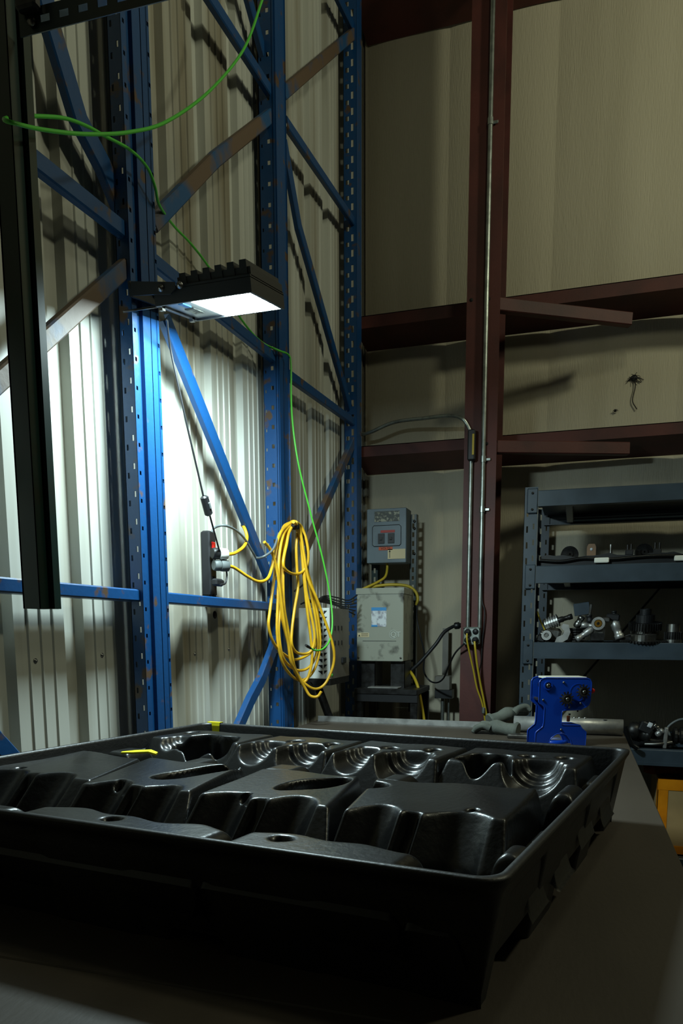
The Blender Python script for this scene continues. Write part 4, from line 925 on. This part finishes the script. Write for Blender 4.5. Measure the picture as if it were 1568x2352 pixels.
# ------------------------------------------------------------------ blue hand-geared machine
MYC = 2.60; ANG = math.radians(26)
ex = V(math.cos(ANG), math.sin(ANG), 0); en = V(math.sin(ANG), -math.cos(ANG), 0)
mo = atY(1227, 1717, MYC); mo.z = BZ
SCL = 160/ (atY(1290, 1556, MYC).z-BZ)      # px per metre vertically
def mp(px_, py_):                             # crop pixels of the plate (5.807 per px, origin 1190,1500) -> plate metres
    u, v = 1190+px_/5.807, 1500+py_/5.807
    return ((u-1227)/SCL/math.cos(ANG)*.985, (1717-v)/SCL)
outline = [(245, 400), (262, 366), (300, 348), (340, 345), (850, 355), (890, 372), (908, 410), (910, 460), (900, 660), (885, 705), (855, 735), (810, 752), (790, 770), (575, 775), (552, 785), (543, 805), (540, 950), (550, 968), (570, 972), (785, 980), (800, 1010), (815, 1030), (865, 1070), (862, 1262), (684, 1262), (680, 1220), (662, 1165), (612, 1105), (545, 1077), (470, 1095), (415, 1145), (392, 1200), (388, 1262), (213, 1262), (215, 1075), (228, 1050), (280, 1008), (305, 985), (315, 930), (320, 740), (310, 715), (285, 695), (255, 672), (245, 655)]
mach = thing('bench_machine', mo+ex*.09, 'blue hand-geared bench machine with two sprockets and a red knob', 'machine')
def plate_poly(): return [mp(a, b) for a, b in outline]
def edge_lip(o, name, r=.0022):
    P_ = [o+ex*a+Z1*b for a, b in plate_poly()]
    return MB().tube(P_+[P_[0]], r, 6).build(name, 'machine_blue', mach)
DEP = .072
for k, off in (('front_plate', 0), ('rear_plate', -DEP)):
    o = mo+en*off; MB().prism(plate_poly(), o, ex, Z1, .005).build(k, 'machine_blue', mach); edge_lip(o+en*.004, 'plate_rim')
def mpt(a, b, off=0): x, z = mp(a, b); return mo+ex*x+Z1*z+en*off
mb = MB(); a, b = mpt(330, 345), mpt(850, 352)
mb.add([a+V(0, 0, -.002), b+V(0, 0, -.002), b-en*(DEP-.006)+V(0, 0, -.002), a-en*(DEP-.006)+V(0, 0, -.002), a+V(0, 0, .004), b+V(0, 0, .004), b-en*(DEP-.006)+V(0, 0, .004), a-en*(DEP-.006)+V(0, 0, .004)], [(4, 5, 6, 7), (0, 1, 5, 4), (1, 2, 6, 5), (2, 3, 7, 6), (3, 0, 4, 7), (3, 2, 1, 0)]); mb.build('top_cover', 'machine_cream', mach)
for (a, b) in ((355, 445),):
    MB()._ring(mpt(a, b, .006), en, .012, .0165, .006, 20).build('bush_ring', 'machine_blue', mach)
    MB().lathe([(.008, 0), (.008, .006), (.006, .008), (0, .008)], mpt(a, b, .004), en, 14).build('axle_end', 'steel', mach)
    MB().cyl(mpt(a, b, -DEP+.002), mpt(a, b, .002), .007).build('axle', 'dark_steel', mach)
    MB()._ring(mpt(a, b, -.035), en, .007, .016, .03, 20).build('roller', 'dark_steel', mach)
MB().cyl(mpt(295, 632, -DEP+.003), mpt(295, 632, .002), .006).build('spacer', 'steel', mach)
for (a, b, r, ph) in ((580, 622, .0275, .1), (790, 530, .0275, .3)):
    c = mpt(a, b, .012); pg = [(x*math.cos(ph)-y*math.sin(ph), x*math.sin(ph)+y*math.cos(ph)) for x, y in gear_poly(12, r*.66, r)]
    g = MB().prism(pg, c, ex, Z1, .006).build('sprocket', 'steel', mach)
    MB()._ring(c+en*.010, en, .0125, .0165, .006, 20).build('hub_ring', 'steel', g); MB().lathe([(.007, 0), (.007, .012), (.0045, .014), (0, .014)], c, en, 12).build('shaft_end', 'steel', g)
    MB().cyl(mpt(a, b, -DEP), c, .006).build('shaft', 'dark_steel', g)
MB()._ring(mpt(740, 540, .004), en, .030, .033, .004, 24).build('guard_ring', 'machine_blue', mach)
for a, b in ((297, 632), (632, 738), (775, 685), (537, 1030), (548, 405)): MB().lathe([(.004, 0), (.004, .003), (.002, .004), (0, .004)], mpt(a, b, .005), en, 8).build('screw', 'steel', mach)
ks = mpt(910, 530, -.02); MB().cyl(ks-ex*.01, ks+ex*.02, .0025).build('adjuster_rod', 'steel', mach)
MB().lathe([(.006, 0), (.0098, .002), (.0098, .006), (.0075, .008), (.0075, .010), (0, .010)], ks+ex*.013, ex, 10, False).build('adjuster_knob', 'knob_red', mach)
MB().cyl(mpt(800, 815, -.03), mpt(800, 760, -.03), .003).build('pin', 'dark_steel', mach)
MB().bbox(mpt(690, 905, -.035), (.012, .012, .022), .002).build('wear_block', 'rust', mach); MB().bbox(mpt(705, 848, -.035), (.008, .008, .006), .001).build('wear_bolt', 'steel', mach)
mb = MB(); a, b = mpt(548, 968, .0), mpt(785, 980, .0)
mb.add([a+V(0, 0, -.003), b+V(0, 0, -.003), b-en*DEP+V(0, 0, -.003), a-en*DEP+V(0, 0, -.003), a+V(0, 0, .002), b+V(0, 0, .002), b-en*DEP+V(0, 0, .002), a-en*DEP+V(0, 0, .002)], [(4, 5, 6, 7), (0, 1, 5, 4), (1, 2, 6, 5), (2, 3, 7, 6), (3, 0, 4, 7), (3, 2, 1, 0)]); mb.build('work_table', 'machine_blue', mach)
dc = atZ(1322, 1693, BZ)
MB().lathe([(.05, 0), (.05, .008), (.046, .011), (0, .011)], mo+ex*.12-en*.1, Z1, 28).build('base_disc', 'machine_blue', mach)
# ------------------------------------------------------------------ work gloves
def glove(name, c, rz, label, flip=1):
    t = MB(); R = Matrix.Rotation(rz, 3, 'Z')
    def f(pts, rr): t.tube(smooth([c+R @ Vector(p) for p in pts], 5), [x for x in np.interp(np.linspace(0, 1, (len(pts)-1)*5+1), np.linspace(0, 1, len(rr)), rr)], 9)
    f([(-.10, 0, .02), (-.06, .0, .024), (-.02, .0, .03), (.01, 0, .028)], [.03, .026, .03, .022])
    for k, (dy, L) in enumerate(((-.03, .055), (-.010, .07), (.012, .066), (.032, .05))):
        f([(.0, dy*.7, .026), (.025, dy, .032+.008*math.sin(k*2+rz)), (L, dy*1.15, .022+.012*math.cos(k*1.7)), (L+.012, dy*1.2, .013)], [.016, .013, .012, .009])
    f([(-.03, -.02*flip, .026), (-.01, -.045*flip, .03), (.02, -.062*flip, .02)], [.017, .014, .010])
    t.lathe([(.03, 0), (.034, .008), (.033, .012)], c+R @ V(-.112, 0, .022), R @ V(1, 0, .1), 14)
    return tag(t.build(name, 'glove_cloth'), label, 'glove')
g1 = atZ(1140, 1686, BZ); g2 = atZ(1165, 1678, BZ)
glove('work_glove', g1+V(-.02, 0, 0), math.radians(165), 'grey work glove lying flat on the bench, nearer the tray')
o = glove('work_glove', V(g2.x+.03, g2.y+.01, BZ), math.radians(35), 'crumpled grey work glove heaped against the blue machine', -1)
o.rotation_euler = (math.radians(-8), math.radians(-22), 0); o.location.z += .045
c = atZ(1190, 1696, BZ)
mb = MB(); mb.bbox(c+V(.0, 0, .008), (.085, .03, .014), .003); mb.b2(c+V(-.03, -.012, .015), c+V(.02, .01, .019))
tag(mb.build('metal_bar_offcut', 'steel'), 'short metal bar in front of the gloves beside the blue machine', 'metal bar')
